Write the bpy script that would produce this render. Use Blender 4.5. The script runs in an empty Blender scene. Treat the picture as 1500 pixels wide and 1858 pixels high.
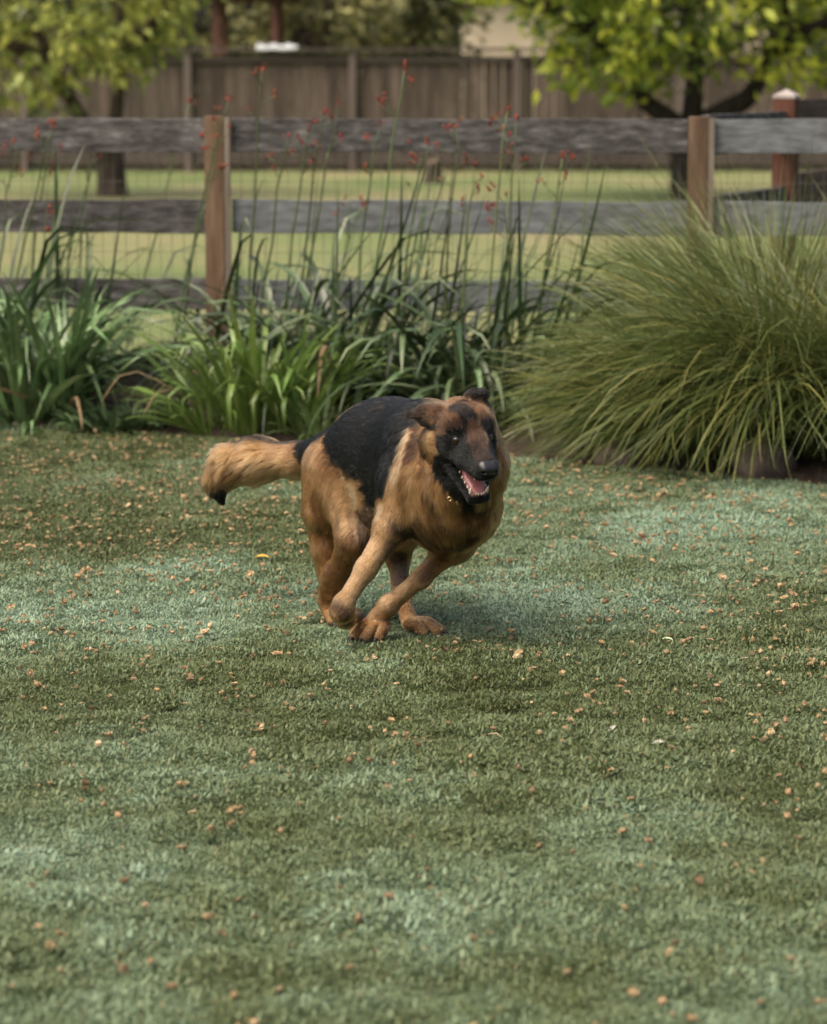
import bpy, math, random
import numpy as np
from mathutils import Vector, Matrix
from mathutils.bvhtree import BVHTree

random.seed(7)
rng = np.random.default_rng(7)
scene = bpy.context.scene
COL = scene.collection

# ------------------------------------------------------------------ camera, sky, sun, exposure
EYE = 1.39
FPX = 85.0 / 24.0 * 1500.0
PITCH = math.atan((929 - 140) / FPX)
cam_d = bpy.data.cameras.new('camera')
cam_d.sensor_fit = 'HORIZONTAL'
cam_d.sensor_width = 24.0
cam_d.lens = 85.0
cam_d.clip_start = 0.1
cam_d.clip_end = 2000.0
cam_d.dof.use_dof = True
cam_d.dof.focus_distance = 7.05
cam_d.dof.aperture_fstop = 3.6
cam = bpy.data.objects.new('camera', cam_d)
COL.objects.link(cam)
cam.location = (0, 0, EYE)
cam.rotation_euler = (math.radians(90) - PITCH, 0, 0)
scene.camera = cam

SUN_EL, SUN_AZ = math.radians(56), math.radians(-128)      # azimuth from +Y towards +X: the veiled sun stands to the left of the camera
world = bpy.data.worlds.new('World')
scene.world = world
world.use_nodes = True
wn = world.node_tree
sky = wn.nodes.new('ShaderNodeTexSky')
sky.sky_type = 'NISHITA'
sky.sun_disc = False
sky.sun_elevation = SUN_EL
sky.sun_rotation = SUN_AZ
sky.air_density = 1.0
sky.dust_density = 8.0
sky.ozone_density = 0.3
wn.links.new(sky.outputs[0], wn.nodes['Background'].inputs[0])
wn.nodes['Background'].inputs[1].default_value = 0.08

sun_d = bpy.data.lights.new('sun', 'SUN')
sun_d.energy = 1.5
sun_d.angle = math.radians(64)
sun_d.color = (1.0, 0.90, 0.74)
sun = bpy.data.objects.new('sun', sun_d)
COL.objects.link(sun)
sd = Vector((math.sin(SUN_AZ) * math.cos(SUN_EL), math.cos(SUN_AZ) * math.cos(SUN_EL), math.sin(SUN_EL)))
sun.rotation_euler = sd.to_track_quat('Z', 'Y').to_euler()
sun.location = (-4, 5, 12)

scene.view_settings.view_transform = 'Standard'
scene.view_settings.look = 'None'
scene.view_settings.exposure = 1.34
scene.view_settings.gamma = 1.0

# ------------------------------------------------------------------ helpers
CP, SP = math.cos(PITCH), math.sin(PITCH)

def at(px, py, Y):
    """point of the place seen at a photo pixel, at the ground distance Y"""
    a, b = (px - 750) / FPX, (929 - py) / FPX
    d = Vector((a, CP + b * SP, -SP + b * CP))
    return Vector((0, 0, EYE)) + d * (Y / d.y)

def gnd(px, py):
    """point of the ground seen at a photo pixel"""
    a, b = (px - 750) / FPX, (929 - py) / FPX
    d = Vector((a, CP + b * SP, -SP + b * CP))
    return Vector((0, 0, EYE)) + d * (-EYE / d.z)

def tag(o, label=None, cat=None, group=None, kind=None):
    if label: o['label'] = label
    if cat: o['category'] = cat
    if group: o['group'] = group
    if kind: o['kind'] = kind
    return o

def link(o, parent=None):
    COL.objects.link(o)
    if parent is not None:
        o.parent = parent
        o.matrix_parent_inverse = Matrix.Translation(-Vector(parent.location)) if False else o.matrix_parent_inverse
    return o

def empty(name, loc=(0, 0, 0), rz=0.0):
    o = bpy.data.objects.new(name, None)
    o.empty_display_size = 0.1
    COL.objects.link(o)
    o.location = loc
    o.rotation_euler = (0, 0, rz)
    return o

def mesh_from(name, V, F, mat=None, smooth=False):
    me = bpy.data.meshes.new(name)
    V = np.asarray(V, dtype=np.float32)
    if isinstance(F, np.ndarray):
        n, k = F.shape
        me.vertices.add(len(V)); me.vertices.foreach_set('co', V.ravel())
        me.loops.add(n * k); me.loops.foreach_set('vertex_index', F.astype(np.int32).ravel())
        me.polygons.add(n)
        me.polygons.foreach_set('loop_start', np.arange(0, n * k, k, dtype=np.int32))
        me.polygons.foreach_set('loop_total', np.full(n, k, dtype=np.int32))
        me.update(calc_edges=True)
    else:
        me.from_pydata([tuple(v) for v in V], [], F)
        me.update()
    if smooth:
        me.polygons.foreach_set('use_smooth', np.ones(len(me.polygons), dtype=bool))
    if mat: me.materials.append(mat)
    return me

def obj(name, me, parent=None, loc=(0, 0, 0), rot=(0, 0, 0)):
    o = bpy.data.objects.new(name, me)
    COL.objects.link(o)
    o.parent = parent
    o.location = loc
    o.rotation_euler = rot
    return o

class MB:
    """gathers simple solids into one mesh"""
    def __init__(s): s.v, s.f = [], []
    def add(s, v, f):
        b = len(s.v)
        s.v += [tuple(p) for p in v]
        s.f += [tuple(i + b for i in q) for q in f]
    def box(s, x0, y0, z0, x1, y1, z1, M=None, j=0.0):
        c = [(x0, y0, z0), (x1, y0, z0), (x1, y1, z0), (x0, y1, z0), (x0, y0, z1), (x1, y0, z1), (x1, y1, z1), (x0, y1, z1)]
        if j: c = [tuple(q + random.uniform(-j, j) for q in p) for p in c]
        if M is not None: c = [tuple(M @ Vector(p)) for p in c]
        s.add(c, [(0, 3, 2, 1), (4, 5, 6, 7), (0, 1, 5, 4), (1, 2, 6, 5), (2, 3, 7, 6), (3, 0, 4, 7)])
    def tube(s, pts, rad, n=6):
        pts = [Vector(p) for p in pts]
        if not hasattr(rad, '__len__'): rad = [rad] * len(pts)
        ref = Vector((0.31, 0.93, 0.17)).normalized()
        rings = []
        for i, p in enumerate(pts):
            t = (pts[min(i + 1, len(pts) - 1)] - pts[max(i - 1, 0)]).normalized()
            u = t.cross(ref)
            if u.length < 1e-3: u = t.cross(Vector((1, 0, 0)))
            u.normalize(); w = t.cross(u)
            rings.append([p + (u * math.cos(2 * math.pi * k / n) + w * math.sin(2 * math.pi * k / n)) * rad[i] for k in range(n)])
        v = [q for r in rings for q in r]
        f = []
        for i in range(len(pts) - 1):
            for k in range(n):
                a, b = i * n + k, i * n + (k + 1) % n
                f.append((a, b, b + n, a + n))
        f.append(tuple(range(n - 1, -1, -1)))
        f.append(tuple((len(pts) - 1) * n + k for k in range(n)))
        s.add(v, f)
    def mesh(s, name, mat, smooth=False): return mesh_from(name, s.v, s.f, mat, smooth)
    def build(s, name, mat, parent=None, smooth=False, bevel=0.0):
        o = obj(name, s.mesh(name, mat, smooth), parent)
        if bevel:
            b = o.modifiers.new('bevel', 'BEVEL'); b.width = bevel; b.segments = 2; b.limit_method = 'ANGLE'
        return o

# ---- materials
def new_mat(name):
    m = bpy.data.materials.new(name)
    m.use_nodes = True
    nt = m.node_tree
    return m, nt, nt.nodes['Principled BSDF']

def nd(nt, t, **kw):
    n = nt.nodes.new(t)
    for k, v in kw.items(): setattr(n, k, v)
    return n

def mat_noise(name, cols, scale=5.0, stretch=(1, 1, 1), rough=0.8, bump=0.0, bscale=None, detail=5.0, coords='Object',
              objvar=0.0, huevar=0.0, transl=0.0, pos=None, spec=0.3, pervar=None):
    """noise driven mix of several real colours, with bump, per-object value variation and leaf translucency"""
    m, nt, P = new_mat(name)
    L = nt.links.new
    tc = nd(nt, 'ShaderNodeTexCoord')
    mp = nd(nt, 'ShaderNodeMapping'); mp.inputs['Scale'].default_value = stretch
    L(tc.outputs[coords], mp.inputs[0])
    info = nd(nt, 'ShaderNodeObjectInfo')
    if objvar or huevar:
        ad = nd(nt, 'ShaderNodeVectorMath', operation='ADD')
        mu = nd(nt, 'ShaderNodeMath', operation='MULTIPLY'); mu.inputs[1].default_value = 37.0
        L(info.outputs['Random'], mu.inputs[0]); L(mp.outputs[0], ad.inputs[0]); L(mu.outputs[0], ad.inputs[1])
        vec = ad.outputs[0]
    else: vec = mp.outputs[0]
    nz = nd(nt, 'ShaderNodeTexNoise'); nz.inputs['Scale'].default_value = scale; nz.inputs['Detail'].default_value = detail
    nz.inputs['Roughness'].default_value = 0.62
    L(vec, nz.inputs['Vector'])
    rp = nd(nt, 'ShaderNodeValToRGB')
    el = rp.color_ramp.elements
    n = len(cols)
    ps = pos or [0.3 + 0.4 * i / max(1, n - 1) for i in range(n)]
    el[0].position = ps[0]; el[0].color = (*cols[0], 1)
    el[1].position = ps[-1]; el[1].color = (*cols[-1], 1)
    for i in range(1, n - 1):
        e = el.new(ps[i]); e.color = (*cols[i], 1)
    L(nz.outputs['Fac'], rp.inputs[0])
    col = rp.outputs[0]
    if objvar or huevar:
        hs = nd(nt, 'ShaderNodeHueSaturation')
        mr = nd(nt, 'ShaderNodeMapRange'); mr.inputs['To Min'].default_value = 1 - objvar; mr.inputs['To Max'].default_value = 1 + objvar
        L(info.outputs['Random'], mr.inputs['Value']); L(mr.outputs[0], hs.inputs['Value'])
        if huevar:
            m7 = nd(nt, 'ShaderNodeMath', operation='MULTIPLY'); m7.inputs[1].default_value = 7.31
            fr = nd(nt, 'ShaderNodeMath', operation='FRACT')
            mh = nd(nt, 'ShaderNodeMapRange'); mh.inputs['To Min'].default_value = 0.5 - huevar; mh.inputs['To Max'].default_value = 0.5 + huevar
            L(info.outputs['Random'], m7.inputs[0]); L(m7.outputs[0], fr.inputs[0]); L(fr.outputs[0], mh.inputs['Value']); L(mh.outputs[0], hs.inputs['Hue'])
        L(col, hs.inputs['Color']); col = hs.outputs[0]
    if pervar:                                               # colour varies leaf by leaf inside one mesh
        at_ = nd(nt, 'ShaderNodeAttribute', attribute_name='vary')
        mx = nd(nt, 'ShaderNodeMix', data_type='RGBA', blend_type='MULTIPLY'); mx.inputs[0].default_value = 1.0
        r2 = nd(nt, 'ShaderNodeValToRGB')
        e2 = r2.color_ramp.elements
        e2[0].color = (*pervar[0], 1); e2[1].color = (*pervar[-1], 1)
        for i in range(1, len(pervar) - 1):
            e = e2.new(i / (len(pervar) - 1)); e.color = (*pervar[i], 1)
        L(at_.outputs['Fac'], r2.inputs[0]); L(col, mx.inputs[6]); L(r2.outputs[0], mx.inputs[7]); col = mx.outputs[2]
    L(col, P.inputs['Base Color'])
    P.inputs['Roughness'].default_value = rough
    P.inputs['Specular IOR Level'].default_value = spec
    if bump:
        n2 = nd(nt, 'ShaderNodeTexNoise'); n2.inputs['Scale'].default_value = bscale or scale * 3; n2.inputs['Detail'].default_value = 6
        L(vec, n2.inputs['Vector'])
        bp = nd(nt, 'ShaderNodeBump'); bp.inputs['Strength'].default_value = bump; bp.inputs['Distance'].default_value = 0.01
        L(n2.outputs['Fac'], bp.inputs['Height']); L(bp.outputs[0], P.inputs['Normal'])
    if transl:
        tr = nd(nt, 'ShaderNodeBsdfTranslucent'); L(col, tr.inputs['Color'])
        ms = nd(nt, 'ShaderNodeMixShader'); ms.inputs[0].default_value = transl
        out = nt.nodes['Material Output']
        L(P.outputs[0], ms.inputs[1]); L(tr.outputs[0], ms.inputs[2]); L(ms.outputs[0], out.inputs['Surface'])
    return m

def set_vary(me, vals, domain='FACE'):
    a = me.attributes.new('vary', 'FLOAT', domain)
    a.data.foreach_set('value', np.asarray(vals, dtype=np.float32))

_kx = rng.normal(size=(24, 3)); _kp = rng.uniform(0, 6.28, 24)
def wob(p, f=1.0, o=0):
    """cheap smooth noise, about -1..1, of points (n,3)"""
    p = np.asarray(p, dtype=np.float64)
    s = 0
    for i in range(6):
        k = _kx[(i + o) % 24] * f * (1 + 0.35 * i)
        s = s + np.sin(p @ k + _kp[(i * 5 + o) % 24]) / (1 + 0.3 * i)
    return s / 2.6
# ------------------------------------------------------------------ ground
M_soil = mat_noise('far_ground', [(0.05, 0.055, 0.025), (0.09, 0.10, 0.04)], 1.5, rough=0.95, coords='Object')
g = obj('ground', mesh_from('ground', [(-600, -200, -0.02), (600, -200, -0.02), (600, 1200, -0.02), (-600, 1200, -0.02)], [(0, 1, 2, 3)], M_soil))
tag(g, kind='structure')

EDGE_PX = [(-420, 756), (-200, 766), (0, 779), (200, 791), (400, 804), (560, 816), (760, 829), (930, 841), (1100, 853), (1300, 870), (1500, 888), (1750, 912), (2100, 950)]
EDGE = [gnd(*p) for p in EDGE_PX]
_ex = np.array([p.x for p in EDGE]); _ey = np.array([p.y for p in EDGE])
def edge_y(x): return np.interp(x, _ex, _ey)
F_SLOPE = -0.0986
def fence_y(x): return 12.573 + F_SLOPE * x

# lawn thatch sheet under the grass blades
M_thatch = mat_noise('lawn_thatch', [(0.020, 0.024, 0.012), (0.05, 0.06, 0.028), (0.085, 0.085, 0.045)], 60, rough=0.95, bump=0.6, bscale=150, coords='Object', detail=6)
xs = np.linspace(_ex[0], _ex[-1], 60)
V = [(x, -3.0, 0.0) for x in xs] + [(x, float(edge_y(x)) + 0.03, 0.0) for x in xs]
F = [(i, i + 1, 61 + i, 60 + i) for i in range(59)]
tag(obj('lawn', mesh_from('lawn', V, F, M_thatch)), kind='structure')

# mulch bed, a slightly heaped strip between lawn and fence
M_mulch = mat_noise('mulch', [(0.012, 0.009, 0.007), (0.04, 0.028, 0.02), (0.09, 0.06, 0.042)], 40, rough=0.95, bump=1.0, bscale=90, coords='Object', detail=7)
nx, ny = 220, 26
X = np.linspace(_ex[0], _ex[-1], nx)
P = np.zeros((ny, nx, 3))
for j in range(ny):
    t = j / (ny - 1)
    P[j, :, 0] = X
    y0 = edge_y(X); y1 = fence_y(X) + 0.25
    P[j, :, 1] = y0 + (y1 - y0) * t
    P[j, :, 2] = -0.01 + 0.07 * min(1, t * 4) * (1 if t < 0.9 else (1 - t) * 10)
P[:, :, 2] += 0.018 * wob(P.reshape(-1, 3), 9).reshape(ny, nx) * (np.minimum(1, np.linspace(0, 5, ny))[:, None])
F = [(j * nx + i, j * nx + i + 1, (j + 1) * nx + i + 1, (j + 1) * nx + i) for j in range(ny - 1) for i in range(nx - 1)]
tag(obj('planting_bed', mesh_from('planting_bed', P.reshape(-1, 3), F, M_mulch, True)), kind='structure')

# lawn of the far paddock
M_far = mat_noise('far_lawn', [(0.085, 0.118, 0.032), (0.125, 0.152, 0.054), (0.175, 0.17, 0.075), (0.22, 0.185, 0.105)], 0.5, stretch=(0.55, 0.22, 1), rough=0.95, bump=0.4, bscale=40, coords='Object', pos=[0.34, 0.45, 0.56, 0.66])
V = [(-40, float(fence_y(-3)) + 0.0, 0.002), (40, float(fence_y(3)), 0.002), (40, 90, 0.002), (-40, 90, 0.002)]
V[0] = (-40, 12.85, 0.002); V[1] = (40, 12.85, 0.002)
tag(obj('paddock_lawn', mesh_from('paddock_lawn', V, [(0, 1, 2, 3)], M_far)), kind='structure')

# ------------------------------------------------------------------ near rail fence
M_railL = mat_noise('weathered_rail', [(0.018, 0.016, 0.015), (0.050, 0.047, 0.045), (0.095, 0.092, 0.090), (0.20, 0.195, 0.19)], 6, stretch=(1.8, 2, 6), rough=0.9, bump=0.6, bscale=30, objvar=0.16, detail=8, pos=[0.28, 0.45, 0.6, 0.75])
M_railG = mat_noise('grey_rail', [(0.065, 0.068, 0.07), (0.118, 0.126, 0.129), (0.17, 0.184, 0.188)], 6, stretch=(1.6, 2, 6), rough=0.9, bump=0.4, bscale=30, objvar=0.08, detail=8)
M_post = mat_noise('brown_post', [(0.062, 0.037, 0.022), (0.115, 0.072, 0.043), (0.165, 0.112, 0.074)], 6, stretch=(4, 4, 0.5), rough=0.85, bump=0.4, bscale=30, objvar=0.1, detail=7)
M_batten = mat_noise('grey_batten', [(0.12, 0.095, 0.072), (0.21, 0.18, 0.145)], 6, stretch=(4, 4, 0.5), rough=0.9, bump=0.3, objvar=0.1)
M_wire = mat_noise('fence_wire', [(0.10, 0.095, 0.085), (0.16, 0.15, 0.13)], 20, rough=0.6)
M_darkrail = mat_noise('dark_rail', [(0.035, 0.022, 0.016), (0.075, 0.05, 0.038), (0.13, 0.10, 0.085)], 7, stretch=(0.4, 2, 5), rough=0.9, bump=0.4, objvar=0.15)
M_redpost = mat_noise('red_brown_post', [(0.04, 0.015, 0.009), (0.075, 0.028, 0.017), (0.11, 0.05, 0.032)], 6, stretch=(4, 4, 0.5), rough=0.85, bump=0.4, objvar=0.1)
M_cap = mat_noise('post_cap', [(0.20, 0.165, 0.15), (0.33, 0.29, 0.28)], 12, rough=0.75)

PL = Vector((-0.843, float(fence_y(-0.843)), 0))
FA = math.atan(F_SLOPE)
fence = empty('rail_fence', PL, FA)
tag(fence, 'low rail fence of weathered grey boards on brown posts behind the flower bed', 'fence')
zt = lambda y: at(600, y, 12.6).z
RAILS = [(zt(277), zt(216), M_railL), (zt(424), zt(364), M_railL), (zt(563), zt(508), M_railL), (zt(706), zt(649), M_railL)]
STEP = 2.06
pm = MB(); pm.box(-0.048, -0.045, -0.3, 0.036, 0.045, zt(211))
post_me = None
for k in range(-2, 4):
    t = k * STEP
    if post_me is None:
        po = pm.build('post', M_post, fence, bevel=0.004); post_me = po.data
    else:
        po = obj('post', post_me, fence); b = po.modifiers.new('bevel', 'BEVEL'); b.width = 0.004; b.segments = 2; b.limit_method = 'ANGLE'
    po.location = (t, 0, 0)
    bm = MB(); bm.box(0.038, -0.046, -0.1, 0.062, -0.022, zt(213)); o = bm.build('batten', M_batten, fence); o.location = (t, 0, 0)
for k in range(-2, 3):
    for r, (z0, z1, m) in enumerate(RAILS):
        m = M_railG if (k >= 1 or (k == 0 and r >= 1)) else m
        mb = MB()
        L = STEP - 0.036 - 0.048 - 0.03
        n = 10
        xs_ = [L * i / n for i in range(n + 1)]
        zo = [random.uniform(-0.004, 0.004) for _ in xs_]; zp = [random.uniform(-0.004, 0.004) for _ in xs_]
        sag = random.uniform(-0.006, 0.004)
        v = []
        for i, x in enumerate(xs_):
            for (y, z) in ((-0.010, z0 + zo[i]), (0.030, z0 + zo[i]), (0.030, z1 + zp[i]), (-0.010, z1 + zp[i])):
                v.append((x, y + sag * math.sin(math.pi * i / n), z))
        f = [(i * 4 + q, (i + 1) * 4 + q, (i + 1) * 4 + (q + 1) % 4, i * 4 + (q + 1) % 4) for i in range(n) for q in range(4)]
        f += [(0, 1, 2, 3), (n * 4 + 3, n * 4 + 2, n * 4 + 1, n * 4)]
        mb.add(v, f)
        o = mb.build('rail', m, fence, bevel=0.003)
        o.location = (k * STEP + 0.036 + 0.028, 0, 0)
w = MB()
x0, x1 = -2 * STEP, 3 * STEP
i = 0
x = x0
while x < x1:
    w.box(x - 0.0009, 0.048, 0.02, x + 0.0009, 0.0498, zt(224)); x += 0.0508
for z in np.arange(0.03, zt(224), 0.1016):
    w.box(x0, 0.0500, z - 0.0009, x1, 0.0516, z + 0.0009)
tag(w.build('wire_mesh', M_wire, fence), kind='stuff')

# the fence that leaves the corner post and runs back
P1 = PL + Vector((math.cos(FA), math.sin(FA), 0)) * STEP
P2 = Vector(((1420 - 750) / FPX * 13.8, 13.8, 0))
u = (P2 - P1); d12 = u.length; u.normalize(); UA = math.atan2(u.y, u.x)
side = empty('side_fence', P2, UA)
tag(side, 'side rail fence running back from the corner, its red brown post pale capped', 'fence')
for t, h in ((0, 1.29), (1.9, 1.27), (3.8, 1.27)):
    mb = MB(); mb.box(-0.052, -0.052, -0.3, 0.052, 0.052, h); o = mb.build('post', M_redpost, side, bevel=0.004); o.location = (t, 0, 0)
    mb = MB(); s_ = 0.0535; z = h + 0.001
    mb.add([(-s_, -s_, z), (s_, -s_, z), (s_, s_, z), (-s_, s_, z), (-s_, -s_, z + 0.014), (s_, -s_, z + 0.014), (s_, s_, z + 0.014), (-s_, s_, z + 0.014), (0, 0, z + 0.045)],
           [(0, 3, 2, 1), (0, 1, 5, 4), (1, 2, 6, 5), (2, 3, 7, 6), (3, 0, 4, 7), (4, 5, 8), (5, 6, 8), (6, 7, 8), (7, 4, 8)])
    c = mb.build('cap', M_cap, o)
for (ta, tb) in ((-d12 + 0.09, -0.06), (0.06, 1.84), (1.96, 3.74)):
    for (z0, z1) in ((1.06, 1.232), (0.70, 0.885), (0.30, 0.44)):
        if ta > 0: z0 += 0.055; z1 += 0.055
        mb = MB(); mb.box(ta, -0.02, z0, tb, 0.02, z1, j=0.002)
        mb.build('rail', M_railL if ta < 0 else M_darkrail, side, bevel=0.003)

# ------------------------------------------------------------------ tall board fence far behind
FY = 43.6
M_board = mat_noise('fence_board', [(0.034, 0.026, 0.020), (0.074, 0.057, 0.045), (0.115, 0.09, 0.073)], 3, stretch=(3, 3, 0.35), rough=0.9, bump=0.3, objvar=0.22, huevar=0.006, detail=6)
M_fpost = mat_noise('fence_post_grey', [(0.085, 0.068, 0.058), (0.14, 0.115, 0.10)], 3, stretch=(3, 3, 0.35), rough=0.9, objvar=0.15)
M_fcap = mat_noise('fence_cap', [(0.045, 0.036, 0.03), (0.085, 0.07, 0.06)], 3, stretch=(0.3, 3, 3), rough=0.9, objvar=0.15)
ff = empty('board_fence', (0, FY, 0))
tag(ff, 'tall brown fence of upright boards closing off the far paddock', 'fence')
bmesh_b = MB(); bmesh_b.box(-0.072, -0.011, 0.03, 0.072, 0.011, 1.70)
board_me = bmesh_b.mesh('board', M_board)
x = -12.0
posts = [-0.90 + 2.42 * k for k in range(-5, 6)]
while x < 12.0:
    wv = random.uniform(0.92, 1.06)
    x += 0.074 * wv
    o = obj('board', board_me, ff, (x, random.uniform(-0.006, 0.006), random.uniform(-0.02, 0.012))); o.scale = (wv, 1, 1)
    x += 0.074 * wv + random.uniform(0.001, 0.006)
for p in posts:
    mb = MB(); mb.box(p - 0.05, -0.125, -0.2, p + 0.05, -0.022, 1.76); mb.build('post', M_fpost, ff)
    mb = MB(); mb.box(p - 1.2, -0.16, 1.765, p + 1.2, 0.10, 1.81); mb.build('cap_board', M_fcap, ff)
    mb = MB(); mb.box(p + 0.055, -0.062, 0.11, p + 2.365, -0.024, 0.27); mb.build('kick_board', M_fcap, ff)
    mb = MB(); mb.box(p + 0.055, -0.066, 1.60, p + 2.365, -0.024, 1.69); mb.build('stringer', M_fcap, ff)
# a white cloth over its top
M_cloth = mat_noise('white_cloth', [(0.34, 0.36, 0.37), (0.48, 0.5, 0.5)], 8, rough=0.9)
a = at(466, 84, FY); b = at(540, 84, FY)
n = 24; V = []; F = []
for i in range(n + 1):
    xx = a.x + (b.x - a.x) * i / n
    hang = 0.02 + 0.012 * math.sin(i * 0.5)
    for (yy, zz) in ((-0.175, 1.80 - hang), (-0.172, 1.80), (-0.12, 1.83 + 0.02 * math.sin(i * 0.6) ** 2), (0.03, 1.835 + 0.04 * math.sin(i * 0.37 + 1) ** 2), (0.112, 1.81), (0.115, 1.72)):
        V.append((xx, FY + yy + 0.004 * math.sin(i * 2.1), zz))
for i in range(n):
    for j in range(5): F.append((i * 6 + j, i * 6 + 6 + j, i * 6 + 7 + j, i * 6 + j + 1))
o = obj('white_cloth', mesh_from('white_cloth', V, F, M_cloth, True)); so = o.modifiers.new('solid', 'SOLIDIFY'); so.thickness = 0.006; so.offset = 1
tag(o, 'small white cloth lying over the top of the tall board fence', 'cloth')

# stump in the paddock
M_bark = mat_noise('bark', [(0.018, 0.014, 0.011), (0.05, 0.038, 0.028), (0.10, 0.08, 0.06)], 9, stretch=(2, 2, 0.5), rough=0.95, bump=0.9, bscale=14, detail=7)
M_barkd = mat_noise('dark_bark', [(0.007, 0.006, 0.005), (0.018, 0.015, 0.012), (0.035, 0.03, 0.024)], 9, stretch=(2, 2, 0.5), rough=0.95, bump=0.9, bscale=14, detail=7)
M_cutwood = mat_noise('cut_wood', [(0.10, 0.07, 0.045), (0.19, 0.14, 0.095)], 25, rough=0.9)
sp = gnd(785, 334); n = 16
V = []; F = []
for j, (z, r) in enumerate(((-0.05, 0.16), (0.03, 0.13), (0.12, 0.105), (0.27, 0.10), (0.30, 0.094))):
    for k in range(n):
        a = 2 * math.pi * k / n; rr = r * (1 + 0.13 * math.sin(3 * a + 1) + 0.07 * math.sin(7 * a + j))
        V.append((sp.x + rr * math.cos(a), sp.y + rr * math.sin(a), z + 0.03 * math.sin(a + 1) * (j > 2)))
for j in range(4):
    for k in range(n): F.append((j * n + k, j * n + (k + 1) % n, (j + 1) * n + (k + 1) % n, (j + 1) * n + k))
st = empty('tree_stump', sp)
me = mesh_from('bark', np.array(V) - np.array(sp), F, M_bark, True); obj('bark', me, st)
top = [Vector(v) - sp for v in V[4 * n:]]
me = mesh_from('cut_face', [tuple(p + Vector((0, 0, 0.001))) for p in top] + [tuple(sum(top, Vector()) / n + Vector((0, 0, 0.006)))], [(k, (k + 1) % n, n) for k in range(n)], M_cutwood); obj('cut_face', me, st)
tag(st, 'short dark tree stump standing alone on the far paddock lawn', 'stump')

# ------------------------------------------------------------------ leaves and trees
def leaf_cloud(C, D, size, aspect=0.5, lift=0.12):
    """folded four-corner leaves at C pointing along D"""
    n = len(C)
    D = D / np.linalg.norm(D, axis=1, keepdims=True)
    R = rng.normal(size=(n, 3)); S = np.cross(D, R); S /= np.linalg.norm(S, axis=1, keepdims=True)
    N = np.cross(S, D)
    s = size[:, None]
    V = np.empty((n, 5, 3))
    V[:, 0] = C
    V[:, 1] = C + D * s * 0.42 + S * s * aspect * 0.5 + N * s * lift
    V[:, 2] = C + D * s * 1.0 - N * s * 0.12
    V[:, 3] = C + D * s * 0.42 - S * s * aspect * 0.5 + N * s * lift
    V[:, 4] = C + D * s * 0.5
    b = (np.arange(n) * 5)[:, None, None]
    F = (np.array([[0, 4, 1], [1, 4, 2], [0, 3, 4], [3, 2, 4]])[None] + b).reshape(-1, 3)
    return V.reshape(-1, 3), F

def tree(name, label, base, trunk_r, limbs, centre, radii, n_clusters, per, leaf, m_leaf, m_bark, cat='tree', group=None, droop=0.5, shell=0.55, aspect=0.5, bottom=None, spread=0.16):
    t = empty(name, base)
    B = Vector(base)
    mb = MB()
    h = min(l[0][2] for l in limbs) if limbs else centre[2]
    mb.tube([(0, 0, -0.15), (0.01, 0, 0.0), (0.0, 0.0, h * 0.35), (-0.02, 0, h * 0.8), (0, 0, h + 0.05)], [trunk_r * 1.35, trunk_r * 1.12, trunk_r, trunk_r * 0.95, trunk_r * 1.0], 12)
    tr = mb.build('trunk', m_bark, t, True)
    tips = []
    for L in limbs:
        k = len(L)
        r0 = trunk_r * 0.62
        lm = MB()
        lm.tube([Vector(p) for p in L], [r0 * (1 - 0.7 * i / (k - 1)) for i in range(k)], 8)
        lm.build('limb', m_bark, t, True)
        tips += [Vector(p) for p in L[1:]]
    c0 = Vector(centre)
    tw = MB(); CC = []; DD = []; VV = []
    for _ in range(n_clusters):
        d = Vector(rng.normal(size=3)); d.normalize()
        r = shell + (1 - shell) * random.random() ** 0.7
        p = c0 + Vector((d.x * radii[0], d.y * radii[1], d.z * radii[2])) * r
        p += Vector(rng.normal(size=3)) * 0.12
        if bottom and p.z < bottom(p): continue
        if tips:
            q = min(tips, key=lambda s: (s - p).length)
            if (q - p).length < 2.4: tw.tube([q, (q + p) / 2 + Vector((0, 0, 0.06)), p], [0.014, 0.01, 0.006], 3)
        k = int(per * random.uniform(0.6, 1.4))
        cc = np.array(p)[None] + rng.normal(size=(k, 3)) * spread * np.array([1, 1, 0.75])
        dd = rng.normal(size=(k, 3)) * 0.65 + np.array([d.x, d.y, d.z * 0.3 - droop])
        CC.append(cc); DD.append(dd); VV.append(np.clip(np.full(k, random.random()) + rng.normal(size=k) * 0.22, 0, 1))
    CC = np.vstack(CC); DD = np.vstack(DD); VV = np.concatenate(VV)
    sz = leaf * rng.uniform(0.65, 1.25, len(CC))
    v, f = leaf_cloud(CC, DD, sz, aspect)
    me = mesh_from('crown', v, f, m_leaf)
    set_vary(me, np.repeat(VV, 4))
    obj('crown', me, t)
    if tw.v: tw.build('twigs', m_bark, t)
    tag(t, label, cat, group)
    return t

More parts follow.
